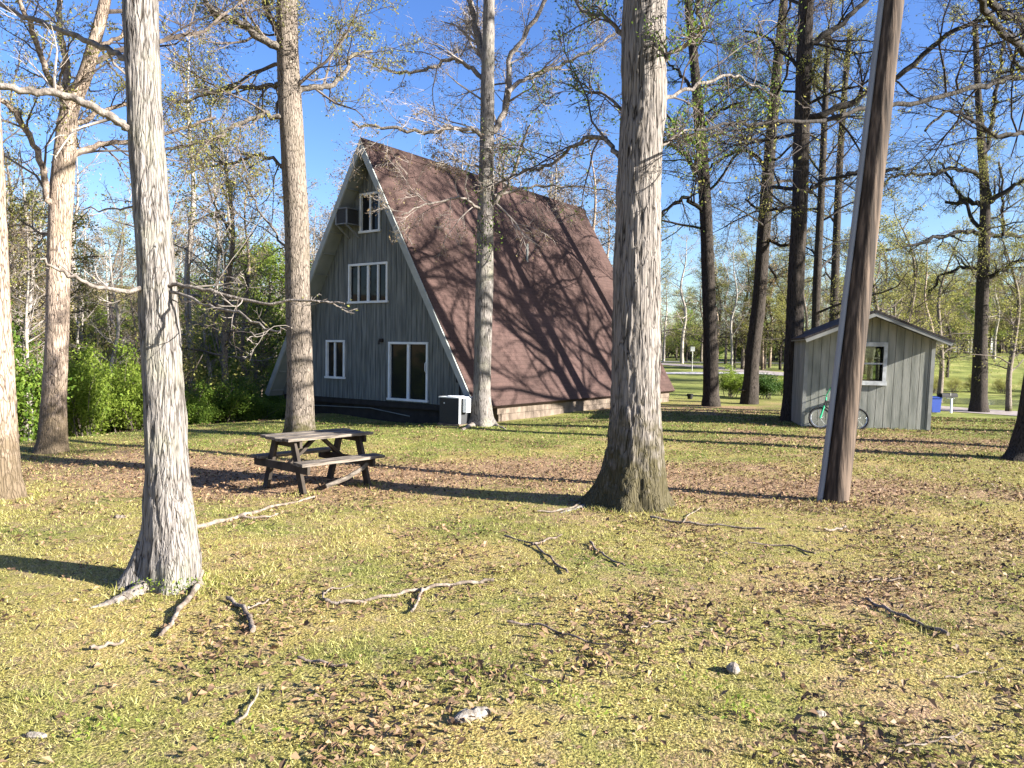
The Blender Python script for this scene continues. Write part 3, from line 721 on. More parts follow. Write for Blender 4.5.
a = ground.data.attributes.new('dirt', 'FLOAT', 'POINT'); a.data.foreach_set('value', D.astype(np.float32).ravel())

# ------------------------------------------------------------------ grass blades, fallen leaves (uncountable)
def scatter(n, dmin, dmax, power, pxl=-80, pxr=1100):
    u = rng.uniform(0, 1, n); d = (dmin ** power + u * (dmax ** power - dmin ** power)) ** (1 / power)
    px = rng.uniform(pxl, pxr, n); x = (px - 512) / F * d; y = d
    return x, y
def in_house(x, y):
    lx = (x + 4.33) * .816 + (y - 22.2) * -.578; ly = (x + 4.33) * .578 + (y - 22.2) * .816
    return (abs(lx) < 4.3) & (ly > .7) & (ly < 13)
NG = 560000
x, y = scatter(NG, 2.3, 27, .75)
den = dirt(x, y); ncl = fbm(x[:], y[:], 1.6, 8.2)
keep = (rng.uniform(0, 1, NG) > den * .9) & (rng.uniform(-.75, .75, NG) < ncl) & ~in_house(x, y) & (((x + 9) * -.93 + (y - 14.2) * .37 < .6) | (x > -1))
x, y = x[keep], y[keep]; n = len(x); z = hgt(x, y)
tall = np.clip(fbm(x, y, 2.2, 4.4), 0, 1)
hh = (.008 + .022 * rng.uniform(0, 1, n) + .06 * tall ** 1.5 * rng.uniform(0, 1, n)) * (1 + y * .02)
az = rng.uniform(0, 6.28, n); lean = rng.normal(0, .7, (n, 2))
w = (.0009 + .00055 * y) * rng.uniform(.6, 1.3, n)
base = np.stack([x, y, z - .004], 1); sd = np.stack([np.cos(az) * w, np.sin(az) * w, 0 * w], 1)
tip = base + np.stack([lean[:, 0] * hh, lean[:, 1] * hh, hh], 1)
# taller blades and litter gathered at the feet of the near stems
bx_, by_, rr_ = [], [], []
for cx_, cy_, r_, k_ in [(G(168, 588), 0, .27, 350), (G(630, 506), 0, .46, 400), (G(835, 501), 0, .2, 160), (G(483, 427), 0, .4, 700), (G(300, 438), 0, .4, 700), (G(0, 498), 0, .35, 600), (G(302, 495), 0, .1, 150), (G(366, 485), 0, .1, 150)]:
    th_ = rng.uniform(0, 6.28, k_); q_ = r_ + np.abs(rng.normal(0, .09, k_)); bx_.append(cx_.x + np.cos(th_) * q_); by_.append(cx_.y + np.sin(th_) * q_)
bx_ = np.concatenate(bx_); by_ = np.concatenate(by_); m_ = len(bx_); h2 = rng.uniform(.02, .07, m_); a2 = rng.uniform(0, 6.28, m_); w2 = (.002 + .0006 * by_)
b2 = np.stack([bx_, by_, hgt(bx_, by_) - .005], 1); s2 = np.stack([np.cos(a2) * w2, np.sin(a2) * w2, 0 * w2], 1)
t2 = b2 + np.stack([rng.normal(0, .5, m_) * h2, rng.normal(0, .5, m_) * h2, h2], 1)
base = np.vstack([base, b2]); sd = np.vstack([sd, s2]); tip = np.vstack([tip, t2]); n = len(base)
v = np.stack([base - sd, base + sd, tip], 1).reshape(-1, 3)
mb = MB(); lush = (rng.uniform(0, 1, n) < .65 * sm((base[:, 1] - 11.5) / 4))
for q_, k_ in ((~lush, 0), (lush, 1)):
    v_ = v.reshape(-1, 3, 3)[q_].reshape(-1, 3); m_ = len(v_) // 3
    mb.add(v_, np.stack([np.arange(0, 3 * m_, 3), np.arange(1, 3 * m_, 3), np.arange(2, 3 * m_, 3), np.arange(2, 3 * m_, 3)], 1), k_)
M['lush_grass'] = leafmat('lush_grass', (.05, .10, .014), (.21, .26, .05), .35)
gmat = bpy.data.materials.new('grass_blades'); gmat.use_nodes = True
nt = gmat.node_tree; N = nt.nodes; L = nt.links; b = N['Principled BSDF']; b.inputs['Roughness'].default_value = .6; b.inputs['Specular IOR Level'].default_value = .2
tc = N.new('ShaderNodeTexCoord'); ge = N.new('ShaderNodeNewGeometry')
big = ramp(nz(.9, 5), [(.47, (0, 0, 0)), (.66, (1, 1, 1))])
dry = ramp(ge.outputs['Random Per Island'], [(0, (.11, .11, .024)), (.5, (.31, .29, .078)), (1, (.55, .50, .23))])
grn = ramp(ge.outputs['Random Per Island'], [(0, (.05, .085, .013)), (.5, (.19, .22, .042)), (1, (.42, .41, .15))])
col = mix(big, dry, grn); L.new(col, b.inputs['Base Color'])
t = N.new('ShaderNodeBsdfTranslucent'); L.new(col, t.inputs['Color']); mx = N.new('ShaderNodeMixShader'); mx.inputs[0].default_value = .35
L.new(b.outputs[0], mx.inputs[1]); L.new(t.outputs[0], mx.inputs[2]); L.new(mx.outputs[0], N['Material Output'].inputs['Surface'])
o = mb.build('grass', [gmat, M['lush_grass']]); tag(o, 'short dry yellow-green grass covering the lawn', 'grass', kind='stuff')

NL = 130000
x, y = scatter(NL, 2.6, 26, .8)
den = dirt(x, y) + 1.0 * np.clip(fbm(x, y, .9, 14.0) + .12 + .035 * x, 0, 1.3)
den = den + .17
keep = (rng.uniform(.12, 1.15, NL) < den) & ~in_house(x, y)
x, y = x[keep], y[keep]; n = len(x); c = np.stack([x, y, hgt(x, y) + .012 + .012 * rng.uniform(0, 1, n)], 1)
az = rng.uniform(0, 6.28, n); tl = rng.normal(0, .4, (n, 2))
A = np.stack([np.cos(az), np.sin(az), tl[:, 0]], 1); B = np.stack([-np.sin(az), np.cos(az), tl[:, 1]], 1)
s = rng.uniform(.008, .026, (n, 1)) * (1 + .02 * y[:, None])
up = np.array([0, 0, 1.0])
v = np.stack([c - A * s, c - B * s * .55 + up * s * .35, c + A * s, c + B * s * .55 + up * s * rng.uniform(0, .6, (n, 1))], 1)
mb = MB(); k = np.arange(n)[:, None] * 4; mb.add(v.reshape(-1, 3), np.vstack([np.hstack([k, k + 1, k + 2, k + 2]), np.hstack([k, k + 2, k + 3, k + 3])]))
M['litter'] = leafmat('litter', (.05, .03, .017), (.29, .185, .105), .1)
o = mb.build('fallen_leaves', M['litter']); tag(o, 'dry brown fallen oak leaves scattered over the lawn', 'leaves', kind='stuff')

# weeds at the foot of the near tree and clumps in the lawn (uncountable green ground cover)
mb = MB()
for px, py, m_, rr in [(180, 592, 220, .10), (150, 593, 60, .06), (745, 720, 60, .07), (585, 715, 40, .08), (700, 690, 40, .08), (895, 660, 50, .10), (90, 740, 50, .10), (250, 745, 40, .1), (420, 655, 25, .06), (960, 600, 40, .12), (555, 700, 20, .06)]:
    p = G(px, py); c = np.array(p) + rng.normal(0, 1, (m_, 3)) * np.array([rr, rr * .7, 0]); c[:, 2] = p.z + rng.uniform(.02, .11, m_)
    a_ = rng.normal(0, 1, (m_, 3)); a_ /= np.linalg.norm(a_, axis=1, keepdims=True); b_ = np.cross(a_, rng.normal(0, 1, (m_, 3))); b_ /= np.linalg.norm(b_, axis=1, keepdims=True)
    s_ = rng.uniform(.007, .017, (m_, 1)); mb.quads(c, a_ * s_, b_ * s_ * .5)
o = mb.build('weeds', M['leaf_bright']); tag(o, 'small green weeds in the lawn and at the foot of the near left tree', 'weeds', kind='stuff')

# ------------------------------------------------------------------ road, path and pond
def strip(name, pts, w, m, lift=.012):
    mb = MB(); pts = smoothpath([(px, py, 0) for px, py in pts], 10); k = len(pts)
    t = np.gradient(pts, axis=0); t /= np.linalg.norm(t, axis=1, keepdims=True); s = np.stack([-t[:, 1], t[:, 0]], 1)
    nw = 5; V = []
    for j in range(nw):
        q = pts[:, :2] + s * w * (j / (nw - 1) - .5); V.append(np.stack([q[:, 0], q[:, 1], hgt(q[:, 0], q[:, 1]) + lift], 1))
    V = np.stack(V, 1).reshape(-1, 3); i = np.arange(k - 1)[:, None] * nw; j = np.arange(nw - 1)[None, :]
    mb.add(V, np.stack([i + j, i + j + 1, i + nw + j + 1, i + nw + j], -1).reshape(-1, 4))
    o = mb.build(name, m); o['kind'] = 'structure'; return o
M['gravel'] = mat('gravel', (.20, .165, .15), .95, var=(.30, .26, .24), scale=3)
M['concrete_path'] = mat('concrete_path', (.50, .46, .43), .9, var=(.62, .58, .54), scale=2)
M['asphalt'] = mat('asphalt', (.13, .12, .125), .9, var=(.2, .19, .19), scale=2)
strip('road', [at(1300, 40), at(1150, 43.5), at(1030, 46), at(960, 49), at(900, 53), at(840, 60), at(760, 74), at(690, 92), at(600, 120)], 4.5, M['gravel'], .03)
strip('path', [at(600, 66), at(680, 68), at(740, 70), at(800, 68)], 4.0, M['concrete_path'], .03)
strip('asphalt_road', [at(500, 108), at(680, 112), at(900, 118), at(1000, 140)], 5, M['asphalt'], .04)
pond_m = bpy.data.materials.new('pond_water'); pond_m.use_nodes = True; b = pond_m.node_tree.nodes['Principled BSDF']
b.inputs['Base Color'].default_value = (.10, .12, .07, 1); b.inputs['Roughness'].default_value = .12
nn = pond_m.node_tree.nodes.new('ShaderNodeTexNoise'); nn.inputs['Scale'].default_value = 1.5; bb = pond_m.node_tree.nodes.new('ShaderNodeBump'); bb.inputs['Strength'].default_value = .25
pond_m.node_tree.links.new(nn.outputs['Fac'], bb.inputs['Height']); pond_m.node_tree.links.new(bb.outputs[0], b.inputs['Normal'])
x0, y0 = at(935, 57); x1, y1 = at(1150, 54)
o = strip('pond', [at(930, 59), at(1000, 57.5), at(1100, 56), at(1250, 54)], 7.5, pond_m, .02)

# ------------------------------------------------------------------ A-frame house
M['siding'] = mat('siding', (.09, .097, .093), .8, var=[(.135, .144, .136), (.19, .197, .184)], scale=2.2, stretch=(6, 6, .5), bump=.25, bscale=14)
M['trim'] = mat('trim', (.27, .285, .27), .7, var=(.34, .355, .33), scale=3)
M['white_trim'] = mat('white_trim', (.62, .64, .64), .6, var=(.74, .75, .75), scale=4)
M['skirt'] = mat('skirt', (.022, .019, .017), .9, var=(.04, .034, .03), scale=4)
M['block'] = mat('block', (.10, .077, .06), .95, var=(.175, .138, .108), scale=4, bump=.5, bscale=10)
M['soffit'] = mat('soffit', (.17, .185, .175), .8, var=(.22, .235, .22), scale=2)
gl = bpy.data.materials.new('window_glass'); gl.use_nodes = True; b = gl.node_tree.nodes['Principled BSDF']
b.inputs['Base Color'].default_value = (.012, .014, .016, 1); b.inputs['Roughness'].default_value = .03; b.inputs['Specular IOR Level'].default_value = .14
M['glass'] = gl
def shingle(name, c1, c2, c3, slope_axis_scale=(1, 1, 1)):
    m = bpy.data.materials.new(name); m.use_nodes = True; nt = m.node_tree; N = nt.nodes; L = nt.links; b = N['Principled BSDF']
    b.inputs['Roughness'].default_value = .9; b.inputs['Specular IOR Level'].default_value = .15
    uv = N.new('ShaderNodeUVMap')
    br = N.new('ShaderNodeTexBrick'); br.inputs['Scale'].default_value = 1.0; br.inputs['Brick Width'].default_value = .30; br.inputs['Row Height'].default_value = .14
    br.inputs['Mortar Size'].default_value = .008; br.inputs['Color1'].default_value = (*c1, 1); br.inputs['Color2'].default_value = (*c2, 1); br.inputs['Mortar'].default_value = (*c3, 1)
    L.new(uv.outputs[0], br.inputs['Vector'])
    n = N.new('ShaderNodeTexNoise'); n.inputs['Scale'].default_value = .55; n.inputs['Detail'].default_value = 6; L.new(uv.outputs[0], n.inputs['Vector'])
    n2 = N.new('ShaderNodeTexNoise'); n2.inputs['Scale'].default_value = 25; n2.inputs['Detail'].default_value = 4; L.new(uv.outputs[0], n2.inputs['Vector'])
    mx = N.new('ShaderNodeMixRGB'); mx.blend_type = 'MULTIPLY'; mx.inputs['Fac'].default_value = .7
    cr = N.new('ShaderNodeValToRGB'); cr.color_ramp.elements[0].position = .3; cr.color_ramp.elements[0].color = (.6, .58, .56, 1); cr.color_ramp.elements[1].position = .7; cr.color_ramp.elements[1].color = (1.25, 1.2, 1.2, 1)
    L.new(n.outputs['Fac'], cr.inputs['Fac']); L.new(br.outputs['Color'], mx.inputs[1]); L.new(cr.outputs[0], mx.inputs[2])
    mx2 = N.new('ShaderNodeMixRGB'); mx2.blend_type = 'MULTIPLY'; mx2.inputs['Fac'].default_value = .6
    cr2 = N.new('ShaderNodeValToRGB'); cr2.color_ramp.elements[0].position = .3; cr2.color_ramp.elements[0].color = (.55, .55, .55, 1); cr2.color_ramp.elements[1].position = .7; cr2.color_ramp.elements[1].color = (1.3, 1.3, 1.3, 1)
    L.new(n2.outputs['Fac'], cr2.inputs['Fac']); L.new(mx.outputs[0], mx2.inputs[1]); L.new(cr2.outputs[0], mx2.inputs[2])
    L.new(mx2.outputs[0], b.inputs['Base Color'])
    bp = N.new('ShaderNodeBump'); bp.inputs['Strength'].default_value = .3; bp.inputs['Distance'].default_value = .006
    L.new(br.outputs['Fac'], bp.inputs['Height']); bp.invert = True; L.new(bp.outputs[0], b.inputs['Normal'])
    return m
M['shingle'] = shingle('brown_shingle', (.076, .048, .042), (.065, .042, .037), (.050, .032, .028))
M['shed_roof'] = shingle('shed_shingle', (.06, .055, .055), (.045, .04, .04), (.02, .02, .02))
def slope_uv(o, axis_len, axis_up):      # uv in metres along the ridge and up the slope
    me = o.data; uvl = me.uv_layers.new(name='UVMap')
    for lp in me.loops:
        c = me.vertices[lp.vertex_index].co; uvl.data[lp.index].uv = (c.dot(axis_len), c.dot(axis_up))

HR = R(-35.3)
O = P(360, 138, 22.2); apex = O.z
house = thing('a_frame_house', 'grey board-and-batten A-frame house with steep brown shingle roof down to the ground', 'house', (O.x, O.y, 0), None, HR)
hu = Vector((math.cos(HR), math.sin(HR), 0)); hw = Vector((-math.sin(HR), math.cos(HR), 0)); HO = Vector((O.x, O.y, 0))
HWD = 4.42; EZ = .12; LEN = 13.0; WY = .52
def onwall(px, py, y=WY):
    r = ray(px, py); t = ((HO + hw * y) - CAM).dot(hw) / r.dot(hw); p = CAM + r * t - HO
    return p.dot(hu), p.z
sl = Vector((HWD, 0, EZ - apex)).normalized()        # down the right slope
nr = Vector((apex - EZ, 0, HWD)).normalized()        # outward normal, right slope
TH = .16
for s in (1, -1):
    mb = MB(); A_ = Vector((0, 0, apex)); B_ = Vector((s * HWD, 0, EZ)); nn_ = Vector((s * nr.x, 0, nr.z))
    c = [A_ + Vector((0, 0, 0)), B_, B_ - nn_ * TH, A_ - Vector((0, 0, TH / nr.z))]
    mb.prism([(q.x, q.z) for q in c], 0.03, LEN)
    o = mb.build('roof', M['shingle'], house); slope_uv(o, Vector((0, 1, 0)), Vector((s * sl.x, 0, sl.z)))
    # fascia boards at the front edge
    mb = MB(); f0 = [A_ + Vector((0, 0, -.03)), B_ - nn_ * .02, B_ - nn_ * .19, A_ - Vector((0, 0, .19 / nr.z))]
    mb.prism([(q.x, q.z) for q in f0], -.02, .028); mb.build('fascia', M['trim'], house)
    mb = MB(); f0 = [A_ + Vector((0, 0, -TH / nr.z - .004)), B_ - nn_ * (TH + .004), B_ - nn_ * (TH + .03), A_ - Vector((0, 0, (TH + .03) / nr.z))]
    mb.prism([(q.x, q.z) for q in f0], .032, WY + .3)
    for k in range(12):
        q = (A_ - Vector((0, 0, .2 / nr.z))) + (B_ - A_) * (k + .6) / 12.4 - nn_ * .0
        mb.box((q.x - nn_.x * .012, (.05 + WY) / 2, q.z - nn_.z * .012), (.05, WY - .06, .03))
    mb.build('soffit', M['soffit'], house)
mb = MB(); mb.prism([(-.16, apex - .24), (0, apex + .03), (.16, apex - .24), (.13, apex - .235), (0, apex - .01), (-.13, apex - .235)], .02, LEN + .02); mb.build('ridge_cap', M['shingle'], house); slope_uv(house.children[-1], Vector((0, 1, 0)), Vector((0, 0, 1)))

xl, zb1 = onwall(312, 396); xr, zb2 = onwall(433, 404); ZB = (zb1 + zb2) / 2
def topz(x): return apex - (apex - EZ) / HWD * abs(x) - .28 / nr.x * 1.0 - .05
OPEN = {}
def opening(n_, a, b_): 
    x0, z0 = onwall(*a); x1, z1 = onwall(*b_); OPEN[n_] = (min(x0, x1), max(x0, x1), min(z0, z1), max(z0, z1))
opening('attic', (360.5, 194), (380.5, 231.5)); opening('upper', (349, 264.5), (388, 302.5)); opening('lower', (326.5, 340), (345, 379)); opening('door', (389, 341.8), (428, 402.5))
XW = HWD - .3
# boards with gaps, cut round the openings
ed = sorted(set([round(-XW + i * .205, 3) for i in range(int(2 * XW / .205) + 1)] + [XW]))
mb = MB()
for i in range(len(ed) - 1):
    a_, b_ = ed[i], ed[i + 1] - .014
    cuts = sorted({a_, b_} | {e for o_ in OPEN.values() for e in o_[:2] if a_ < e < b_})
    for x0, x1 in zip(cuts[:-1], cuts[1:]):
        if x1 - x0 < .003: continue
        xm = (x0 + x1) / 2; segs = [(ZB, None)]
        for o_ in OPEN.values():
            if o_[0] <= xm <= o_[1]:
                ns = []
                for (l, h_) in segs:
                    H_ = topz(xm) if h_ is None else h_
                    if o_[3] <= l or o_[2] >= H_: ns.append((l, h_)); continue
                    if o_[2] > l: ns.append((l, min(o_[2], H_)))
                    if o_[3] < H_: ns.append((o_[3], h_))
                segs = ns
        off = .012 * ((i * 7919) % 3)
        for (l, h_) in segs:
            t0 = topz(x0) if h_ is None else h_; t1 = topz(x1) if h_ is None else h_
            if min(t0, t1) - l < .02: 
                t0 = max(t0, l + .005); t1 = max(t1, l + .005)
            mb.prism([(x0, l), (x1, l), (x1, t1), (x0, t0)], WY, WY + .03)
# backing sheet behind the boards, dark in the gaps
for i in range(len(ed) - 1):
    x0, x1 = ed[i], ed[i + 1]; xm = (x0 + x1) / 2
    if any(o_[0] - .21 < xm < o_[1] + .21 for o_ in OPEN.values()): 
        x = ed[i + 1] - .007
        if any(o_[0] < x < o_[1] for o_ in OPEN.values()):
            continue
        mb.box((x, WY + .035, (ZB + topz(x)) / 2), (.018, .006, max(.02, topz(x) - ZB)), mi=1); continue
    mb.prism([(x0, ZB), (x1, ZB), (x1, max(ZB + .01, topz(x1))), (x0, max(ZB + .01, topz(x0)))], WY + .034, WY + .05, mi=1)
mb.build('front_wall', [M['siding'], M['skirt']], house)
M['dark_room'] = mat('dark_room', (.03, .028, .026), .9)
mb = MB(); mb.prism([(-HWD + .75, ZB), (HWD - .75, ZB), (0, apex - 1.0)], LEN - .4, LEN - .3); mb.build('rear_wall', M['siding'], house)
mb = MB()
for z in (ZB - .1, ZB + 2.45, ZB + 4.9):
    hwx = HWD * (apex - z) / (apex - EZ) - .45
    mb.box((0, (WY + LEN) / 2, z), (2 * hwx, LEN - WY - .6, .12))
mb.prism([(-HWD + .9, ZB), (HWD - .9, ZB), (0, apex - 1.2)], WY + 2.2, WY + 2.26)
mb.build('floors', M['dark_room'], house)
def window(n_, kind, div, part='window'):
    x0, x1, z0, z1 = OPEN[n_]; fw = .065
    mb = MB()
    mb.box(((x0 + x1) / 2, WY + .01, z1 - fw / 2), (x1 - x0, .10, fw)); mb.box(((x0 + x1) / 2, WY + .005, z0 + fw / 2), (x1 - x0 + .06, .13, fw))
    for x in (x0 + fw / 2, x1 - fw / 2): mb.box((x, WY + .01, (z0 + z1) / 2), (fw, .10, z1 - z0 - 2 * fw - .002))
    for t, w_ in div: mb.box((x0 + (x1 - x0) * t, WY + .02, (z0 + z1) / 2), (w_, .07, z1 - z0 - 2 * fw - .002))
    fr = mb.build(part, M['white_trim'], house)
    mb = MB(); mb.box(((x0 + x1) / 2, WY + .045, (z0 + z1) / 2), (x1 - x0 - 2 * fw + .01, .012, z1 - z0 - 2 * fw + .01)); mb.build('pane', M['glass'], fr)
    return fr
window('attic', 'casement', [(.5, .07)]); window('upper', 'casement', [(.25, .035), (.5, .08), (.75, .06)]); window('lower', 'casement', [(.45, .05)])
dr = window('door', 'sliding', [(.5, .09)], 'sliding_door')
x0, x1, z0, z1 = OPEN['door']; mb = MB(); mb.tube([(x1 - .05, WY - .045, z0 + .85), (x1 - .05, WY - .09, z0 + .9), (x1 - .05, WY - .09, z0 + 1.1), (x1 - .05, WY - .045, z0 + 1.15)], .012, 6); mb.build('handle', M['white_trim'], dr)
# wall lamp above the door's left corner
x_, z_ = onwall(382, 341); mb = MB(); mb.box((x_, WY - .04, z_ + .02), (.12, .08, .10)); mb.tube([(x_, WY - .05, z_), (x_, WY - .12, z_), (x_, WY - .14, z_ - .1)], .03, 8); mb.build('wall_lamp', M['skirt'], house)
# meter box and conduit at the right end
x_, z_ = onwall(461, 376); mb = MB(); mb.box((x_, WY - .06, z_), (.16, .12, .36)); mb.tube([(x_, WY - .05, z_ - .18), (x_, WY - .05, ZB - .3)], .025, 6); mb.tube([(x_ + .02, WY - .05, z_ + .18), (x_ - .04, WY - .05, z_ + .6)], .02, 6); mb.build('meter_box', M['skirt'], house)
# dark skirting and block foundation
mb = MB(); mb.box((0, WY + .16, ZB / 2 - .95), (2 * XW - .2, .1, ZB + 1.85)); mb.box((-XW + .05, LEN / 2, -.9), (.15, LEN - 2, 2.2)); mb.build('skirting', M['skirt'], house)
mb = MB(); mb.box((0, WY + .06, ZB - .09), (2 * XW - .05, .12, .16)); mb.build('sill_beam', M['skirt'], house)
mb = MB(); mb.tube([onwall(290, 404)[0:1] + (WY + .0, onwall(290, 404)[1]), onwall(370, 408)[0:1] + (WY + .02, onwall(370, 408)[1]), onwall(412, 416)[0:1] + (WY - .1, onwall(412, 416)[1])], .014, 6); mb.build('pipe', M['soffit'], house)
mb = MB()
for k in range(30):
    for j in range(2):
        yy = WY + .9 + k * .402 + (.2 if j % 2 else 0)
        if yy > LEN - .3: continue
        mb.box((HWD - .30, yy, EZ - .12 - .205 * j - .05), (.2, .392, .195))
mb.box((HWD - .32, (WY + .7 + LEN) / 2, EZ - .45), (.18, LEN - WY - .9, 1.0))
mb.build('foundation', M['block'], house)
# roof vent pipe on the right slope
r_ = ray(527, 260); nW = hu * nr.x + Vector((0, 0, nr.z)); pt = HO + Vector((0, 0, apex)); t_ = (pt - CAM).dot(nW) / r_.dot(nW); vp = CAM + r_ * t_
lv = Vector(((vp - HO).dot(hu), (vp - HO).dot(hw), vp.z)); mb = MB(); mb.tube([lv - Vector((0, 0, .1)), lv + Vector((0, 0, .56))], .045, 10); mb.build('vent_pipe', M['trim'], house)

# window air conditioner sticking out beside the attic window
M['ac_metal'] = mat('ac_metal', (.16, .17, .18), .6, var=(.22, .23, .24), scale=3)
M['ac_dark'] = mat('ac_dark', (.025, .028, .03), .7, var=(.05, .05, .055), scale=60, stretch=(1, 1, 8))
ax, az_ = onwall(347.5, 217, WY - .28)
ac = thing('window_air_conditioner', 'grey boxy air conditioner sticking out of the gable beside the attic window', 'air conditioner', HO + hu * ax + hw * (WY - .28) + Vector((0, 0, az_ - .25)), None, HR)
mb = MB(); W_, D_, H_ = .50, .52, .48
for sx in (-1, 1):
    for sy in (-1, 1): mb.box((sx * (W_ / 2 - .02), sy * (D_ / 2 - .02), H_ / 2), (.04, .04, H_))
mb.box((0, 0, H_ - .012), (W_ + .02, D_ + .02, .025)); mb.box((0, 0, .012), (W_ + .02, D_ + .02, .025)); mb.build('case', M['ac_metal'], ac)
mb = MB(); mb.box((0, 0, H_ / 2), (W_ - .05, D_ - .05, H_ - .06))
for k in range(9): mb.box((0, -D_ / 2 + .02, .06 + k * .045), (W_ - .09, .012, .018)); mb.box((W_ / 2 - .02, 0, .06 + k * .045), (.012, D_ - .1, .018))
mb.build('grille', M['ac_dark'], ac)
mb = MB(); mb.bar((-.2, .28, -.35), (-.2, -.25, -.005), .04, .04); mb.bar((.2, .28, -.35), (.2, -.25, -.005), .04, .04); mb.build('bracket', M['ac_metal'], ac)
# condenser on the ground
cp = G(456, 426); cz = cp.z
cu = thing('condenser_unit', 'black outdoor condenser unit with white top and corner, by the right end of the gable', 'air conditioner', (cp.x, cp.y + .15, cz), None, HR); cu.scale = (.76, .76, .80)
mb = MB(); mb.box((0, 0, .03), (.96, .86, .10)); mb.build('pad', M['block'], cu)
mb = MB(); mb.box((-.02, 0, .5), (.84, .76, .82))
for k in range(20): mb.box((-.02, -.385, .13 + k * .039), (.82, .012, .012)); mb.box((.40, .02, .13 + k * .039), (.012, .70, .012))
mb.build('coil_cabinet', M['ac_dark'], cu)
mb = MB(); mb.box((-.02, 0, .925), (.90, .80, .035)); mb.tube([(-.02, 0, .943), (-.02, 0, .965)], .30, 20); mb.build('top_cover', M['white_trim'], cu)
mb = MB(); mb.box((.415, -.34, .5), (.02, .09, .80)); mb.box((.415, .33, .5), (.02, .1, .8)); mb.box((.52, -.1, .68), (.16, .22, .44)); mb.build('white_panel', M['white_trim'], cu)
mb = MB(); mb.box((-.22, -.395, .74), (.05, .01, .04)); mb.build('badge', M['white_trim'], cu)

# ------------------------------------------------------------------ shed
M['shed_siding'] = mat('shed_siding', (.165, .172, .148), .85, var=[(.235, .24, .21), (.29, .29, .255)], scale=1.6, stretch=(4, 4, .6), bump=.25, bscale=12)
M['shed_trim'] = mat('shed_trim', (.19, .195, .18), .8, var=(.27, .275, .26), scale=3)
pl = G(801, 427); pr = G(933, 431.5)
dv = Vector((pr.x - pl.x, pr.y - pl.y)); SW = dv.length; SA = math.atan2(dv.y, dv.x)
SA = -0.205
SW = 3.17
shed = thing('garden_shed', 'small grey-green wooden shed with low gable roof and one white-framed window', 'shed', (pl.x, pl.y, min(pl.z, pr.z) - .02), None, SA)
su = Vector((math.cos(SA), math.sin(SA), 0)); sw = Vector((-math.sin(SA), math.cos(SA), 0)); SO = Vector(shed.location)
def onshed(px, py):
    r = ray(px, py); t = (SO - CAM).dot(sw) / r.dot(sw); p = CAM + r * t - SO; return p.dot(su), p.z
LEAN = .025
def sh(x, z): return x + LEAN * z
EH = onshed(805, 338)[1] + .02; AH = onshed(870, 313)[1]; SL = 3.4; CX = SW / 2
def stz(x): return AH - .06 - (AH - EH) * abs(x - CX) / CX
wx0, wz1 = onshed(848, 345); wx1, wz0 = onshed(883, 382); wx0 -= LEAN * wz1; wx1 -= LEAN * wz0
mb = MB(); k = 0; e = sorted([round(i * .203, 3) for i in range(int(SW / .203) + 1)] + [SW])
for x0, x1 in zip(e[:-1], e[1:]):
    a_, b_ = x0, x1 - .010
    if b_ - a_ < .01: continue
    cuts = sorted({a_, b_} | {q for q in (wx0, wx1) if a_ < q < b_})
    for c0, c1 in zip(cuts[:-1], cuts[1:]):
        m_ = (c0 + c1) / 2
        segs = [(.03 + .02 * rng.uniform(0, 1), wz0), (wz1, None)] if wx0 < m_ < wx1 else [(.03 + .02 * rng.uniform(0, 1), None)]
        for l, h_ in segs:
            t0, t1 = (stz(c0), stz(c1)) if h_ is None else (h_, h_)
            mb.prism([(sh(c0, l), l), (sh(c1, l), l), (sh(c1, t1), t1), (sh(c0, t0), t0)], 0, .02)
    for l, h_ in ([(.06, wz0), (wz1, stz(x1))] if wx0 < x1 < wx1 else [(.06, stz(x1))]):
        if x1 < SW - .01: mb.prism([(sh(x1 - .03, l), l), (sh(x1 + .012, l), l), (sh(x1 + .012, h_ - .01), h_ - .01), (sh(x1 - .03, h_ - .01), h_ - .01)], .022, .03, 1)
mb.build('front_wall', [M['shed_siding'], M['skirt']], shed)
for s, x in ((0, 0), (1, SW)):
    mb = MB()
    for j in range(17):
        y0 = .03 + j * .2; x_ = x - (.02 if s else 0)
        v = [(sh(x_, .04), y0, .04), (sh(x_ + .02, .04), y0, .04), (sh(x_ + .02, .04), y0 + .19, .04), (sh(x_, .04), y0 + .19, .04)]
        zt = EH - .05; v += [(p[0] + LEAN * (zt - .04), p[1], zt) for p in v]
        mb.poly(v, [(0, 1, 2, 3), (7, 6, 5, 4), (0, 4, 5, 1), (1, 5, 6, 2), (2, 6, 7, 3), (3, 7, 4, 0)])
    mb.build('side_wall', M['shed_siding'], shed)
def onrear(px, py):
    r = ray(px, py); q = SO + sw * SL; t = (q - CAM).dot(sw) / r.dot(sw); p = CAM + r * t - SO; return p.dot(su), p.z
rx0, rz1 = onrear(858, 348.5); rx1, rz0 = onrear(877.5, 379.5)
mb = MB(); top = lambda x: EH - .06 + (AH - EH - .06) * (1 - abs(x - CX) / CX)
for a_, b_, l, h_ in [(.02, rx0, .04, None), (rx1, SW - .02, .04, None), (rx0, rx1, .04, rz0), (rx0, rx1, rz1, None)]:
    cs = [a_, b_] if not a_ < CX < b_ else [a_, CX, b_]
    for c0, c1 in zip(cs[:-1], cs[1:]):
        t0, t1 = (top(c0), top(c1)) if h_ is None else (h_, h_)
        mb.prism([(sh(c0, l), l), (sh(c1, l), l), (sh(c1, t1), t1), (sh(c0, t0), t0)], SL - .05, SL)
mb.build('rear_wall', M['shed_siding'], shed)
mb = MB(); mb.box((SW / 2, SL / 2, .06), (SW - .08, SL - .12, .06)); mb.build('floor', M['dark_room'], shed)
OV = .50; OS = .27
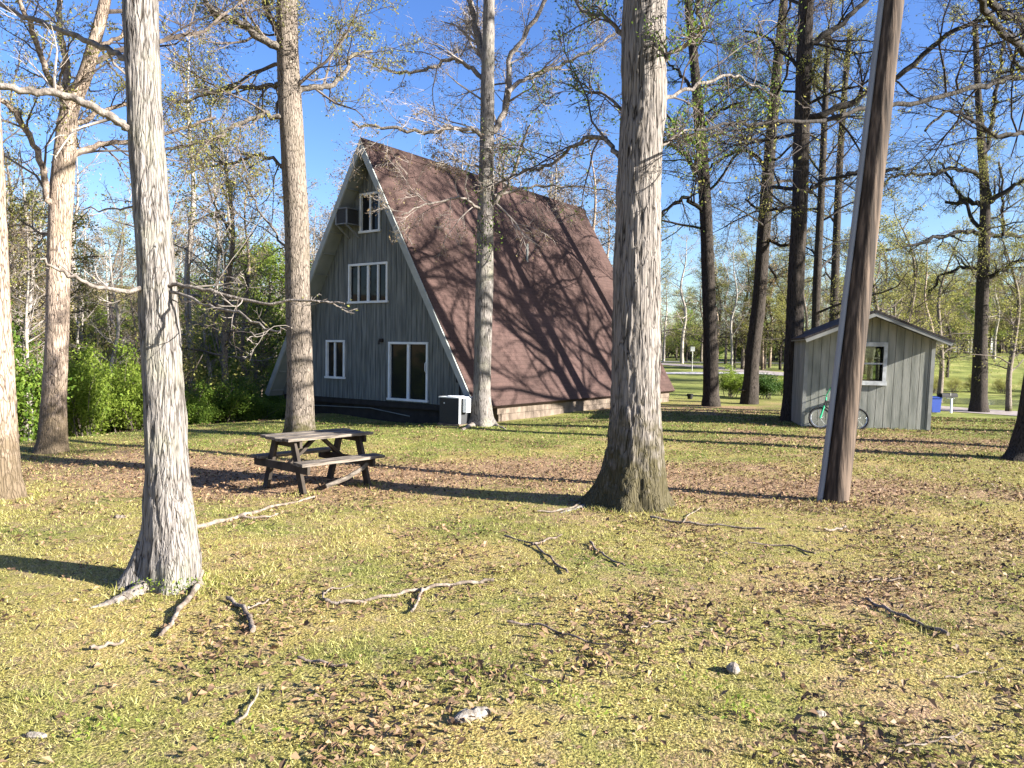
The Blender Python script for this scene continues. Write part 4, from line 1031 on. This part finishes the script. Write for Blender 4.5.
for s in (-1, 1):
    ap = Vector((sh(CX, AH), 0, AH + .05)); dz = (AH - EH) / CX
    os_ = OS if s > 0 else .14; ee = Vector((ap.x + s * (CX + os_), 0, ap.z - dz * (CX + os_))); nn_ = Vector((s * dz, 0, 1)).normalized()
    q = [ap, ee, ee - nn_ * .05, ap - Vector((0, 0, .05 / nn_.z))]
    mb = MB(); mb.prism([(p.x, p.z) for p in (q if s > 0 else q)], -OV, SL + .2); o = mb.build('roof', M['shed_roof'], shed); slope_uv(o, Vector((0, 1, 0)), Vector((s, 0, -dz)).normalized())
    q = [ap - Vector((0, 0, .054 / nn_.z)), ee - nn_ * .054, ee - nn_ * .145, ap - Vector((0, 0, .145 / nn_.z))]
    mb = MB(); mb.prism([(p.x, p.z) for p in q], -OV + .01, -OV + .04); mb.build('rake_board', M['shed_trim'], shed)
    q = [ap - Vector((0, 0, .054 / nn_.z)), ee - nn_ * .054, ee - nn_ * .085, ap - Vector((0, 0, .085 / nn_.z))]
    mb = MB(); mb.prism([(p.x, p.z) for p in q], -OV + .044, SL + .1); mb.build('roof_deck', M['shed_trim'], shed)
for x in (.035, SW - .035):
    mb = MB(); zt = EH - .06; v = []
    for z in (.03, zt): v += [(sh(x, z) - .045, -.022, z), (sh(x, z) + .045, -.022, z), (sh(x, z) + .045, -.002, z), (sh(x, z) - .045, -.002, z)]
    mb.poly(v, [(0, 1, 2, 3), (7, 6, 5, 4), (0, 4, 5, 1), (1, 5, 6, 2), (2, 6, 7, 3), (3, 7, 4, 0)]); mb.build('corner_board', M['shed_trim'], shed)
# window
mb = MB(); fw = .10
def sq(mb, x0, x1, z0, z1, y0, y1, mi=0): mb.prism([(sh(x0, z0), z0), (sh(x1, z0), z0), (sh(x1, z1), z1), (sh(x0, z1), z1)], y0, y1, mi)
sq(mb, wx0 - .06, wx1 + .06, wz1 - .03, wz1 + .08, -.04, -.002); sq(mb, wx0 - .08, wx1 + .08, wz0 - .09, wz0 + .02, -.06, -.002)
sq(mb, wx0 - .06, wx0 + .03, wz0 + .021, wz1 - .031, -.04, -.002); sq(mb, wx1 - .03, wx1 + .06, wz0 + .021, wz1 - .031, -.04, -.002)
M['weathered_white'] = mat('weathered_white', (.30, .31, .31), .7, var=(.58, .6, .6), scale=5)
wf = mb.build('window', M['weathered_white'], shed)
mb = MB(); zm = (wz0 + wz1) / 2; sq(mb, wx0 + .03, wx1 - .03, zm - .02, zm + .02, .004, .03); mb.build('sash_bar', M['weathered_white'], wf)
# clear glass: the far window and the lit greenery show through the shed
cg = bpy.data.materials.new('clear_glass'); cg.use_nodes = True; nt = cg.node_tree; N = nt.nodes; L = nt.links
g1 = N.new('ShaderNodeBsdfTransparent'); g1.inputs[0].default_value = (.75, .8, .75, 1); g2 = N.new('ShaderNodeBsdfGlossy'); g2.inputs['Roughness'].default_value = .02
mx = N.new('ShaderNodeMixShader'); mx.inputs[0].default_value = .08; L.new(g1.outputs[0], mx.inputs[1]); L.new(g2.outputs[0], mx.inputs[2]); L.new(mx.outputs[0], N['Material Output'].inputs['Surface'])
mb = MB(); sq(mb, wx0 + .03, wx1 - .03, wz0 + .02, wz1 - .03, .033, .037); mb.build('pane', cg, wf)
mb = MB(); sq(mb, rx0 + .002, rx1 - .002, rz0 + .002, rz1 - .002, SL - .03, SL - .025); rp_ = mb.build('rear_window', cg, shed)
mb = MB(); zq = (rz0 + rz1) / 2; sq(mb, rx0 + .004, rx1 - .004, zq - .018, zq + .018, SL - .05, SL - .032); mb.build('sash_bar', M['weathered_white'], rp_)

# ------------------------------------------------------------------ bicycle leaning on the shed
M['bike_green'] = mat('bike_green', (.04, .42, .20), .35, spec=.5); M['rubber'] = mat('rubber', (.015, .015, .016), .8); M['chrome'] = mat('chrome', (.5, .52, .53), .3, metal=.9)
M['bike_black'] = mat('bike_black', (.02, .02, .022), .4)
bx, _ = onshed(818, 425)
bk = thing('bicycle', 'small green and black bicycle leaning on the shed wall behind the utility pole', 'bicycle', SO + su * bx + sw * -.32 + Vector((0, 0, H((SO + su * bx).x, (SO + su * bx).y) - SO.z)), None, SA)
RW = .27; WB = .92
def lean(p): return (p[0], p[1] + p[2] * .24, p[2])
def bt(mb, pts, r, n=7): mb.tube([lean(p) for p in pts], r, n)
for x in (0, WB):
    mb = MB(); a = np.linspace(0, 2 * math.pi, 33); bt(mb, [(x + RW * math.cos(t), 0, RW + RW * math.sin(t)) for t in a], .026, 6)
    wl = mb.build('wheel', M['rubber'], bk, smooth=True)
    mb = MB(); bt(mb, [(x + (RW - .04) * math.cos(t), 0, RW + (RW - .04) * math.sin(t)) for t in a], .012, 5)
    for k in range(14): t = k * math.pi / 7; bt(mb, [(x, 0, RW), (x + (RW - .04) * math.cos(t), 0, RW + (RW - .04) * math.sin(t))], .0025, 3)
    bt(mb, [(x, -.04, RW), (x, .04, RW)], .022, 8); mb.build('rim', M['chrome'], wl)
mb = MB(); bt(mb, [(0, -.04, RW), (.10, -.04, RW + .32)], .018); bt(mb, [(0, .04, RW), (.10, .04, RW + .32)], .018); bt(mb, [(.10, -.04, RW + .32), (.10, .04, RW + .32)], .018); mb.build('fork', M['bike_green'], bk)
mb = MB(); bt(mb, [(.10, 0, RW + .30), (.155, 0, RW + .47)], .024); bt(mb, [(.14, 0, RW + .44), (.60, 0, RW + .40)], .018); bt(mb, [(.11, 0, RW + .34), (.52, 0, RW + .0)], .021)
bt(mb, [(.52, 0, RW), (.61, 0, RW + .46)], .018); bt(mb, [(.52, .0, RW), (WB, .05, RW)], .012); bt(mb, [(.60, 0, RW + .38), (WB, .05, RW)], .012); mb.build('frame', M['bike_black'], bk)
mb = MB(); bt(mb, [(.155, 0, RW + .47), (.16, 0, RW + .56)], .018); bt(mb, [(.30, -.30, RW + .78), (.22, -.28, RW + .82), (.14, -.12, RW + .60), (.14, .12, RW + .60), (.22, .28, RW + .82), (.30, .30, RW + .78)], .014)
hb = mb.build('handlebar', M['bike_green'], bk); mb = MB(); bt(mb, [(.22, -.28, RW + .82), (.36, -.32, RW + .76)], .02); bt(mb, [(.22, .28, RW + .82), (.36, .32, RW + .76)], .02); mb.build('grip', M['bike_black'], hb)
mb = MB(); bt(mb, [(.61, 0, RW + .46), (.625, 0, RW + .54)], .014); bt(mb, [(.52, 0, RW + .57), (.60, 0, RW + .565), (.68, 0, RW + .57), (.76, 0, RW + .59)], [.02, .04, .07, .06], 8); mb.build('saddle', M['bike_black'], bk)
mb = MB(); bt(mb, [(.52, -.05, RW), (.52, .05, RW)], .07, 14); bt(mb, [(.52, -.06, RW), (.60, -.06, RW - .12), (.60, -.14, RW - .12)], .012); bt(mb, [(.52, .06, RW), (.44, .06, RW + .12), (.44, .14, RW + .12)], .012); mb.build('crank', M['chrome'], bk)

# ------------------------------------------------------------------ utility pole
pb = G(835, 501); dp = depth(pb)
M['pole_wood'] = mat('pole_wood', (.014, .010, .008), .9, var=[(.05, .036, .027), (.145, .105, .078)], scale=20, stretch=(1, 1, .05), bump=.7, bscale=30, lo=.3, hi=.68)
ptop = P(893, 0, dp + .1); pdir = (ptop - pb).normalized()
up = thing('utility_pole', 'weathered brown wooden utility pole leaning right in front of the shed', 'utility pole', (pb.x, pb.y, pb.z))
mb = MB(); pp = [pb + pdir * s for s in np.linspace(-.1, 8.6, 40)]; rr = np.interp(np.linspace(-.1, 8.6, 40), [0, 8.6], [.158, .125])
trunkmesh(mb, [tuple(p) for p in pp], rr, 40, [], .4, .02, 77); mb.build('pole', M['pole_wood'], up, True, True)
M['conduit'] = mat('conduit', (.17, .18, .20), .5, var=(.26, .27, .295), scale=2, stretch=(1, 1, .2))
side = Vector((-1, -.12, 0)).normalized()
mb = MB(); q0 = pb + side * .215; q0.z = pb.z - .05
cpts = [q0] + [pb + pdir * s + side * (.158 - .0038 * s + .042 - .003 * s) for s in np.linspace(.4, 8.4, 16)]
mb.tube(cpts, .036, 12); cdt = mb.build('conduit', M['conduit'], up, True, True)
M['wire'] = mat('wire', (.02, .02, .02), .6)

# ------------------------------------------------------------------ picnic table
M['grey_wood'] = mat('grey_wood', (.055, .045, .036), .85, var=(.20, .17, .14), scale=4, stretch=(1, 8, 8), bump=.4, bscale=14)
M['dark_wood'] = mat('dark_wood', (.022, .017, .013), .9, var=(.06, .048, .038), scale=4, bump=.4, bscale=14)
f1 = G(302, 495); f2 = G(366.5, 485.5); tv = Vector((f2.x - f1.x, f2.y - f1.y, 0)); ta = math.atan2(tv.y, tv.x)
fm = (f1 + f2) / 2; tn = Vector((-math.sin(ta), math.cos(ta), 0))
TC = fm + tn * .40
pt_ = thing('picnic_table', 'weathered grey wooden picnic table with attached benches and a sagging loose board', 'picnic table', (TC.x, TC.y, fm.z), None, ta)
TL = tv.length / 2 + .16; TZ = .69
mb = MB()
for k in range(5):
    y = -.28 + k * .14; j = .02 * math.sin(k * 5.1); mb.box((j, y, TZ + .004 * math.cos(k * 3)), (2 * TL, .128, .035), Matrix.Rotation(.006 * math.sin(k * 2.2), 3, 'X'))
mb.build('tabletop', M['grey_wood'], pt_)
LX = tv.length / 2
for s, nm in ((-1, 'bench_seat'), (1, 'bench_seat')):
    mb = MB(); mb.box((0, s * .56 - .0, .405), (2 * TL - .04, .115, .036)); mb.box((.012, s * .56 - s * .125, .407), (2 * TL - .06, .115, .036), Matrix.Rotation(.02, 3, 'X')); mb.build(nm, M['grey_wood'], pt_)
for x in (-LX, LX):
    for s in (-1, 1):
        mb = MB(); mb.bar((x, s * .44, -.02), (x, s * .20, TZ - .02), .045, .10, up=(0, 1, 0)); mb.build('leg', M['dark_wood'], pt_)
    mb = MB(); mb.bar((x - .048, -.62, .335), (x - .048, .62, .335), .04, .10); mb.build('seat_support', M['dark_wood'], pt_)
    mb = MB(); mb.bar((x + .046, -.31, TZ - .068), (x + .046, .31, TZ - .068), .04, .09); mb.build('top_support', M['dark_wood'], pt_)
mb = MB(); mb.bar((-LX + .06, 0, .33), (-.05, 0, TZ - .03), .07, .04); mb.bar((LX - .06, 0, .33), (.05, 0, TZ - .03), .07, .04); mb.build('brace', M['dark_wood'], pt_)
mb = MB(); mb.tube([(-.12, -.36, .06), (.15, -.42, .14), (.38, -.48, .26), (.5, -.52, .37)], .03, 6); mb.build('loose_board', M['grey_wood'], pt_)

# ------------------------------------------------------------------ sticks, bark and stones on the lawn
M['stick_pale'] = mat('stick_pale', (.10, .076, .058), .9, var=(.25, .205, .165), scale=14, bump=.5, bscale=40)
M['stick_dark'] = mat('stick_dark', (.07, .05, .04), .9, var=(.22, .17, .14), scale=14, bump=.5, bscale=40)
def stick(pts, w, m, label, forks=(), name='fallen_branch', lift=.6):
    b0 = G(*pts[0]); mb = MB()
    for pl_, w0, w1 in [(pts, w[0], w[1])] + [(f, wa, wb) for f, wa, wb in forks]:
        q = [G(*p) for p in pl_]; d_ = depth(q[0]); r = np.array([w0, w1]) * d_ / F / 2 * .78
        sp = smoothpath([(v.x, v.y, v.z) for v in q], 6); rr = np.linspace(r[0], r[1], len(sp)) * (1 + .18 * np.sin(np.arange(len(sp)) * 2.3))
        sp[:, 2] = hgt(sp[:, 0], sp[:, 1]) + rr * lift + .012 + .008 * np.sin(np.arange(len(sp)) * 1.1 + 1); sp[:, :2] += rng.normal(0, .004, (len(sp), 2))
        mb.tube(sp, rr, 8)
    return solo(mb, name, m, label, 'branch', (b0.x, b0.y, b0.z), 'sticks lying on the lawn', True)
stick([(325, 604), (345, 605), (380, 600), (410, 594), (440, 588), (470, 585), (493, 583)], (4, 5), M['stick_pale'], 'long pale forked branch lying across the middle of the lawn', [([(422, 592), (418, 602), (412, 615)], 4.5, 3), ([(327, 604), (323, 597), (332, 591), (352, 588)], 3, 2)])
stick([(505, 538), (533, 546), (550, 560), (568, 575)], (2.5, 2.5), M['stick_dark'], 'thin dark stick left of the big oak foot, with a pale fork', [([(533, 547), (548, 541), (562, 537)], 3, 2)])
stick([(508, 625), (540, 628), (575, 640), (611, 649)], (3.5, 2), M['stick_dark'], 'thin dark twig right of the long pale forked branch')
stick([(227, 601), (243, 611), (250, 622), (254, 635)], (5, 6.5), M['stick_pale'], 'short crooked stick right of the near left tree', [([(246, 612), (258, 607), (268, 603)], 4, 2)])
stick([(200, 577), (196, 592), (178, 614), (162, 639)], (9, 4), M['stick_pale'], 'pale peeled bark strip running from the foot of the near left tree')
stick([(190, 531), (215, 525), (245, 517), (275, 508), (318, 498)], (7, 3), M['stick_pale'], 'long grey limb lying between the near left tree and picnic table', [([(238, 519), (262, 519), (278, 516)], 4, 2)])
stick([(259, 692), (252, 708), (238, 727)], (2.5, 4), M['stick_pale'], 'small pale twig near the bottom left of the lawn')
stick([(298, 662), (320, 665), (346, 670)], (4, 4), M['stick_dark'], 'short brown stick below the long pale forked branch')
stick([(650, 519), (690, 525), (720, 527), (765, 531)], (3, 2), M['stick_pale'], 'pale stick at the right foot of the big oak', [([(683, 525), (688, 517), (701, 509)], 2, 1.5)])
stick([(866, 602), (885, 611), (905, 620), (948, 638)], (4, 5), M['stick_dark'], 'dark rotten branch in the leaf litter at right')
stick([(848, 584), (875, 582), (902, 581)], (1.6, 2.2), M['stick_pale'], 'straight thin pale twig below the utility pole')
stick([(824, 532), (836, 531), (846, 529)], (3, 3), M['stick_pale'], 'short pale stick just below the pole foot')
stick([(538, 513), (560, 512), (580, 506), (600, 499)], (2, 4), M['stick_pale'], 'pale surface root at the left foot of the big oak', [([(590, 503), (570, 502)], 3, 2)], name='surface_root')
stick([(945, 681), (970, 676), (1002, 672)], (2, 2), M['stick_pale'], 'thin pale twig at the right border of the lawn')
stick([(640, 631), (655, 625), (676, 622)], (2, 2.4), M['stick_pale'], 'thin pale twig in the centre right leaf litter')
stick([(590, 544), (602, 556), (625, 568)], (3, 2), M['stick_dark'], 'small dark stick below the big oak')
stick([(90, 652), (108, 648), (124, 645)], (5, 4), M['stick_pale'], 'small pale bark sliver at lower left')
stick([(560, 690), (553, 685), (525, 678)], (2, 2), M['stick_dark'], 'tiny dark twig above the white bark chunk')
stick([(905, 750), (940, 742), (962, 735)], (2.5, 2), M['stick_pale'], 'thin pale stick in the bottom right corner')
stick([(748, 545), (790, 548), (815, 556)], (2, 2), M['stick_dark'], 'thin brown stick between the big oak and the pole')
def chunk(px, py, wpx, hpx, ang, m, label, name='bark_chunk'):
    p = G(px, py); d_ = depth(p); mb = MB(); L_ = wpx * d_ / F; n_ = 9
    pts = [Vector((math.cos(ang), math.sin(ang), 0)) * L_ * (t - .5) for t in np.linspace(0, 1, n_)]
    rr = hpx * d_ / F / 2 * np.array([.35, .7, .95, 1.05, .9, 1.0, .85, .75, .3]) * rng.uniform(.85, 1.15, n_)
    mb.tube([p + v + Vector((0, 0, .45 * r)) for v, r in zip(pts, rr)], rr, 9)
    return solo(mb, name, m, label, 'bark', (p.x, p.y, p.z), 'bark pieces and stones on the lawn')
M['white_bark'] = mat('white_bark', (.09, .076, .062), .9, var=(.29, .26, .225), scale=30, bump=.8, bscale=40)
chunk(472, 718, 42, 13, .55, M['white_bark'], 'whitish chunk of bark at the bottom middle of the lawn')
chunk(733, 672, 15, 13, 1.2, M['white_bark'], 'small grey stone-like lump right of the middle', 'stone')
chunk(35, 737, 24, 7, 0, M['white_bark'], 'flat white sliver at the bottom left corner')
chunk(820, 716, 14, 8, .3, M['white_bark'], 'small pale sliver at lower right')
chunk(120, 518, 12, 5, .1, M['stick_pale'], 'small pale stone in the leaf-strewn soil behind the near left tree', 'stone')

# ------------------------------------------------------------------ roadside things
M['bin_blue'] = mat('bin_blue', (.015, .05, .27), .6)
mp = G(951, 413); d_ = depth(mp)
mbx = thing('mailbox', 'black mailbox on a white post by the road right of the shed', 'mailbox', (mp.x, mp.y, mp.z), None, R(-75))
sc = d_ / F
mb = MB(); mb.box((0, 0, 8 * sc), (1.5 * sc, 1.5 * sc, 16 * sc)); mb.box((0, -1.5 * sc, 15 * sc), (1.5 * sc, 9 * sc, 1.2 * sc)); mb.build('post', M['white_trim'], mbx)
mb = MB(); a = np.linspace(0, math.pi, 9); mb.prism([(2.6 * sc * math.cos(t), 17.8 * sc + 2.2 * sc * math.sin(t)) for t in a] + [(-2.6 * sc, 15.7 * sc), (2.6 * sc, 15.7 * sc)], -14 * sc, 5 * sc); bd = mb.build('box', M['rubber'], mbx)
mb = MB(); mb.box((2.75 * sc, -4 * sc, 19 * sc), (.2 * sc, .5 * sc, 3 * sc)); mb.build('flag', M['chrome'], bd)
bp_ = G(934, 413); d_ = depth(bp_); sc = d_ / F
bn = thing('wheelie_bin', 'blue wheeled bin half hidden by the shed corner, beside the mailbox', 'bin', (bp_.x, bp_.y, bp_.z))
mb = MB(); mb.prism([(-4 * sc, 1 * sc), (4 * sc, 1 * sc), (5 * sc, 15 * sc), (-5 * sc, 15 * sc)], -4 * sc, 4 * sc); mb.build('body', M['bin_blue'], bn)
mb = MB(); mb.box((0, 0, 15.8 * sc), (10.6 * sc, 9.4 * sc, 1.4 * sc), Matrix.Rotation(.06, 3, 'X')); mb.build('lid', M['bin_blue'], bn)
for s in (-1, 1): mb = MB(); mb.tube([(s * 3.4 * sc, 4.4 * sc, 1.5 * sc), (s * 4.6 * sc, 4.4 * sc, 1.5 * sc)], 1.5 * sc, 12); mb.build('wheel', M['rubber'], bn)
sp_ = G(743, 404); d_ = depth(sp_); sc = d_ / F
st = thing('side_table', 'small dark pedestal table between the two slim dark trunks', 'table', (sp_.x, sp_.y, sp_.z))
mb = MB(); mb.tube([(0, 0, 13.2 * sc), (0, 0, 14.3 * sc)], 4.6 * sc, 16); mb.build('table_top', M['dark_wood'], st)
mb = MB(); mb.tube([(0, 0, 0), (0, 0, 13.2 * sc)], .8 * sc, 8); mb.build('leg', M['dark_wood'], st)
mb = MB(); mb.tube([(0, 0, -.02), (0, 0, .6 * sc)], 2.6 * sc, 12); mb.build('base', M['dark_wood'], st)
p = G(692, 371); d_ = depth(p); sc = d_ / F
sg = thing('road_sign', 'small pale road sign on a thin post far beyond the house corner', 'sign', (p.x, p.y, p.z))
mb = MB(); mb.tube([(0, 0, -.1), (0, 0, 24 * sc)], .45 * sc, 6); mb.build('post', M['chrome'], sg)
mb = MB(); mb.box((0, -.6 * sc, 22 * sc), (4.2 * sc, .25 * sc, 4.5 * sc)); mb.build('plate', M['trim'], sg)
# far white house behind the trees at right
x, y = at(958, 128); hz = H(x, y)
fh = thing('white_house', 'far white house seen between trunks on the bank at right', 'house', (x, y, hz), None, .3)
mb = MB(); mb.box((0, 0, 1.6), (9, 6, 3.4)); mb.build('wall', M['white_trim'], fh)
mb = MB(); mb.prism([(-5, 3.3), (5, 3.3), (0, 5.2)], -3.4, 3.4); mb.build('roof', M['ac_dark'], fh)
for k in (-2.6, 0, 2.6): mb = MB(); mb.box((k, -3.01, 1.8), (1.0, .06, 1.3)); mb.build('window', M['glass'], fh)
p = G(690, 399); mb = MB(); d_ = depth(p); sc = d_ / F
mb.tube([p + Vector((0, 0, -.02)), p + Vector((0, 0, 2.6 * sc)), p + Vector((0, 0, 5.2 * sc))], [2.2 * sc, 2.8 * sc, 3.4 * sc], 12); solo(mb, 'flower_pot', M['rubber'], 'small dark pot at the rear roof corner of the house', 'pot', (p.x, p.y, p.z))

# ------------------------------------------------------------------ light
SUN_AZ = math.atan2(.94, -.342); EL = R(22.5)
sv = Vector((math.sin(SUN_AZ) * math.cos(EL), math.cos(SUN_AZ) * math.cos(EL), math.sin(EL)))
ld = bpy.data.lights.new('sun', 'SUN'); ld.energy = 5.0; ld.angle = R(.5); ld.color = (1, .945, .86)
lo = bpy.data.objects.new('sun', ld); COL.objects.link(lo); lo.rotation_euler = sv.to_track_quat('Z', 'Y').to_euler(); lo.location = (20, -10, 30)
w = bpy.data.worlds.new('World'); scene.world = w; w.use_nodes = True
nt = w.node_tree; sky = nt.nodes.new('ShaderNodeTexSky'); sky.sky_type = 'NISHITA'; sky.sun_disc = False
sky.sun_elevation = EL; sky.sun_rotation = SUN_AZ; sky.air_density = 1.0; sky.dust_density = .7; sky.ozone_density = 3.0
bg = nt.nodes['Background']; bg.inputs['Strength'].default_value = .06; hs = nt.nodes.new('ShaderNodeHueSaturation'); hs.inputs['Saturation'].default_value = 1.22; hs.inputs['Hue'].default_value = .517; nt.links.new(sky.outputs[0], hs.inputs['Color']); nt.links.new(hs.outputs[0], bg.inputs['Color'])
scene.view_settings.view_transform = 'Standard'; scene.view_settings.look = 'None'; scene.view_settings.gamma = 1
scene.view_settings.exposure = 2.2
scene.cycles.max_bounces = 5; scene.cycles.diffuse_bounces = 2; scene.cycles.transparent_max_bounces = 6
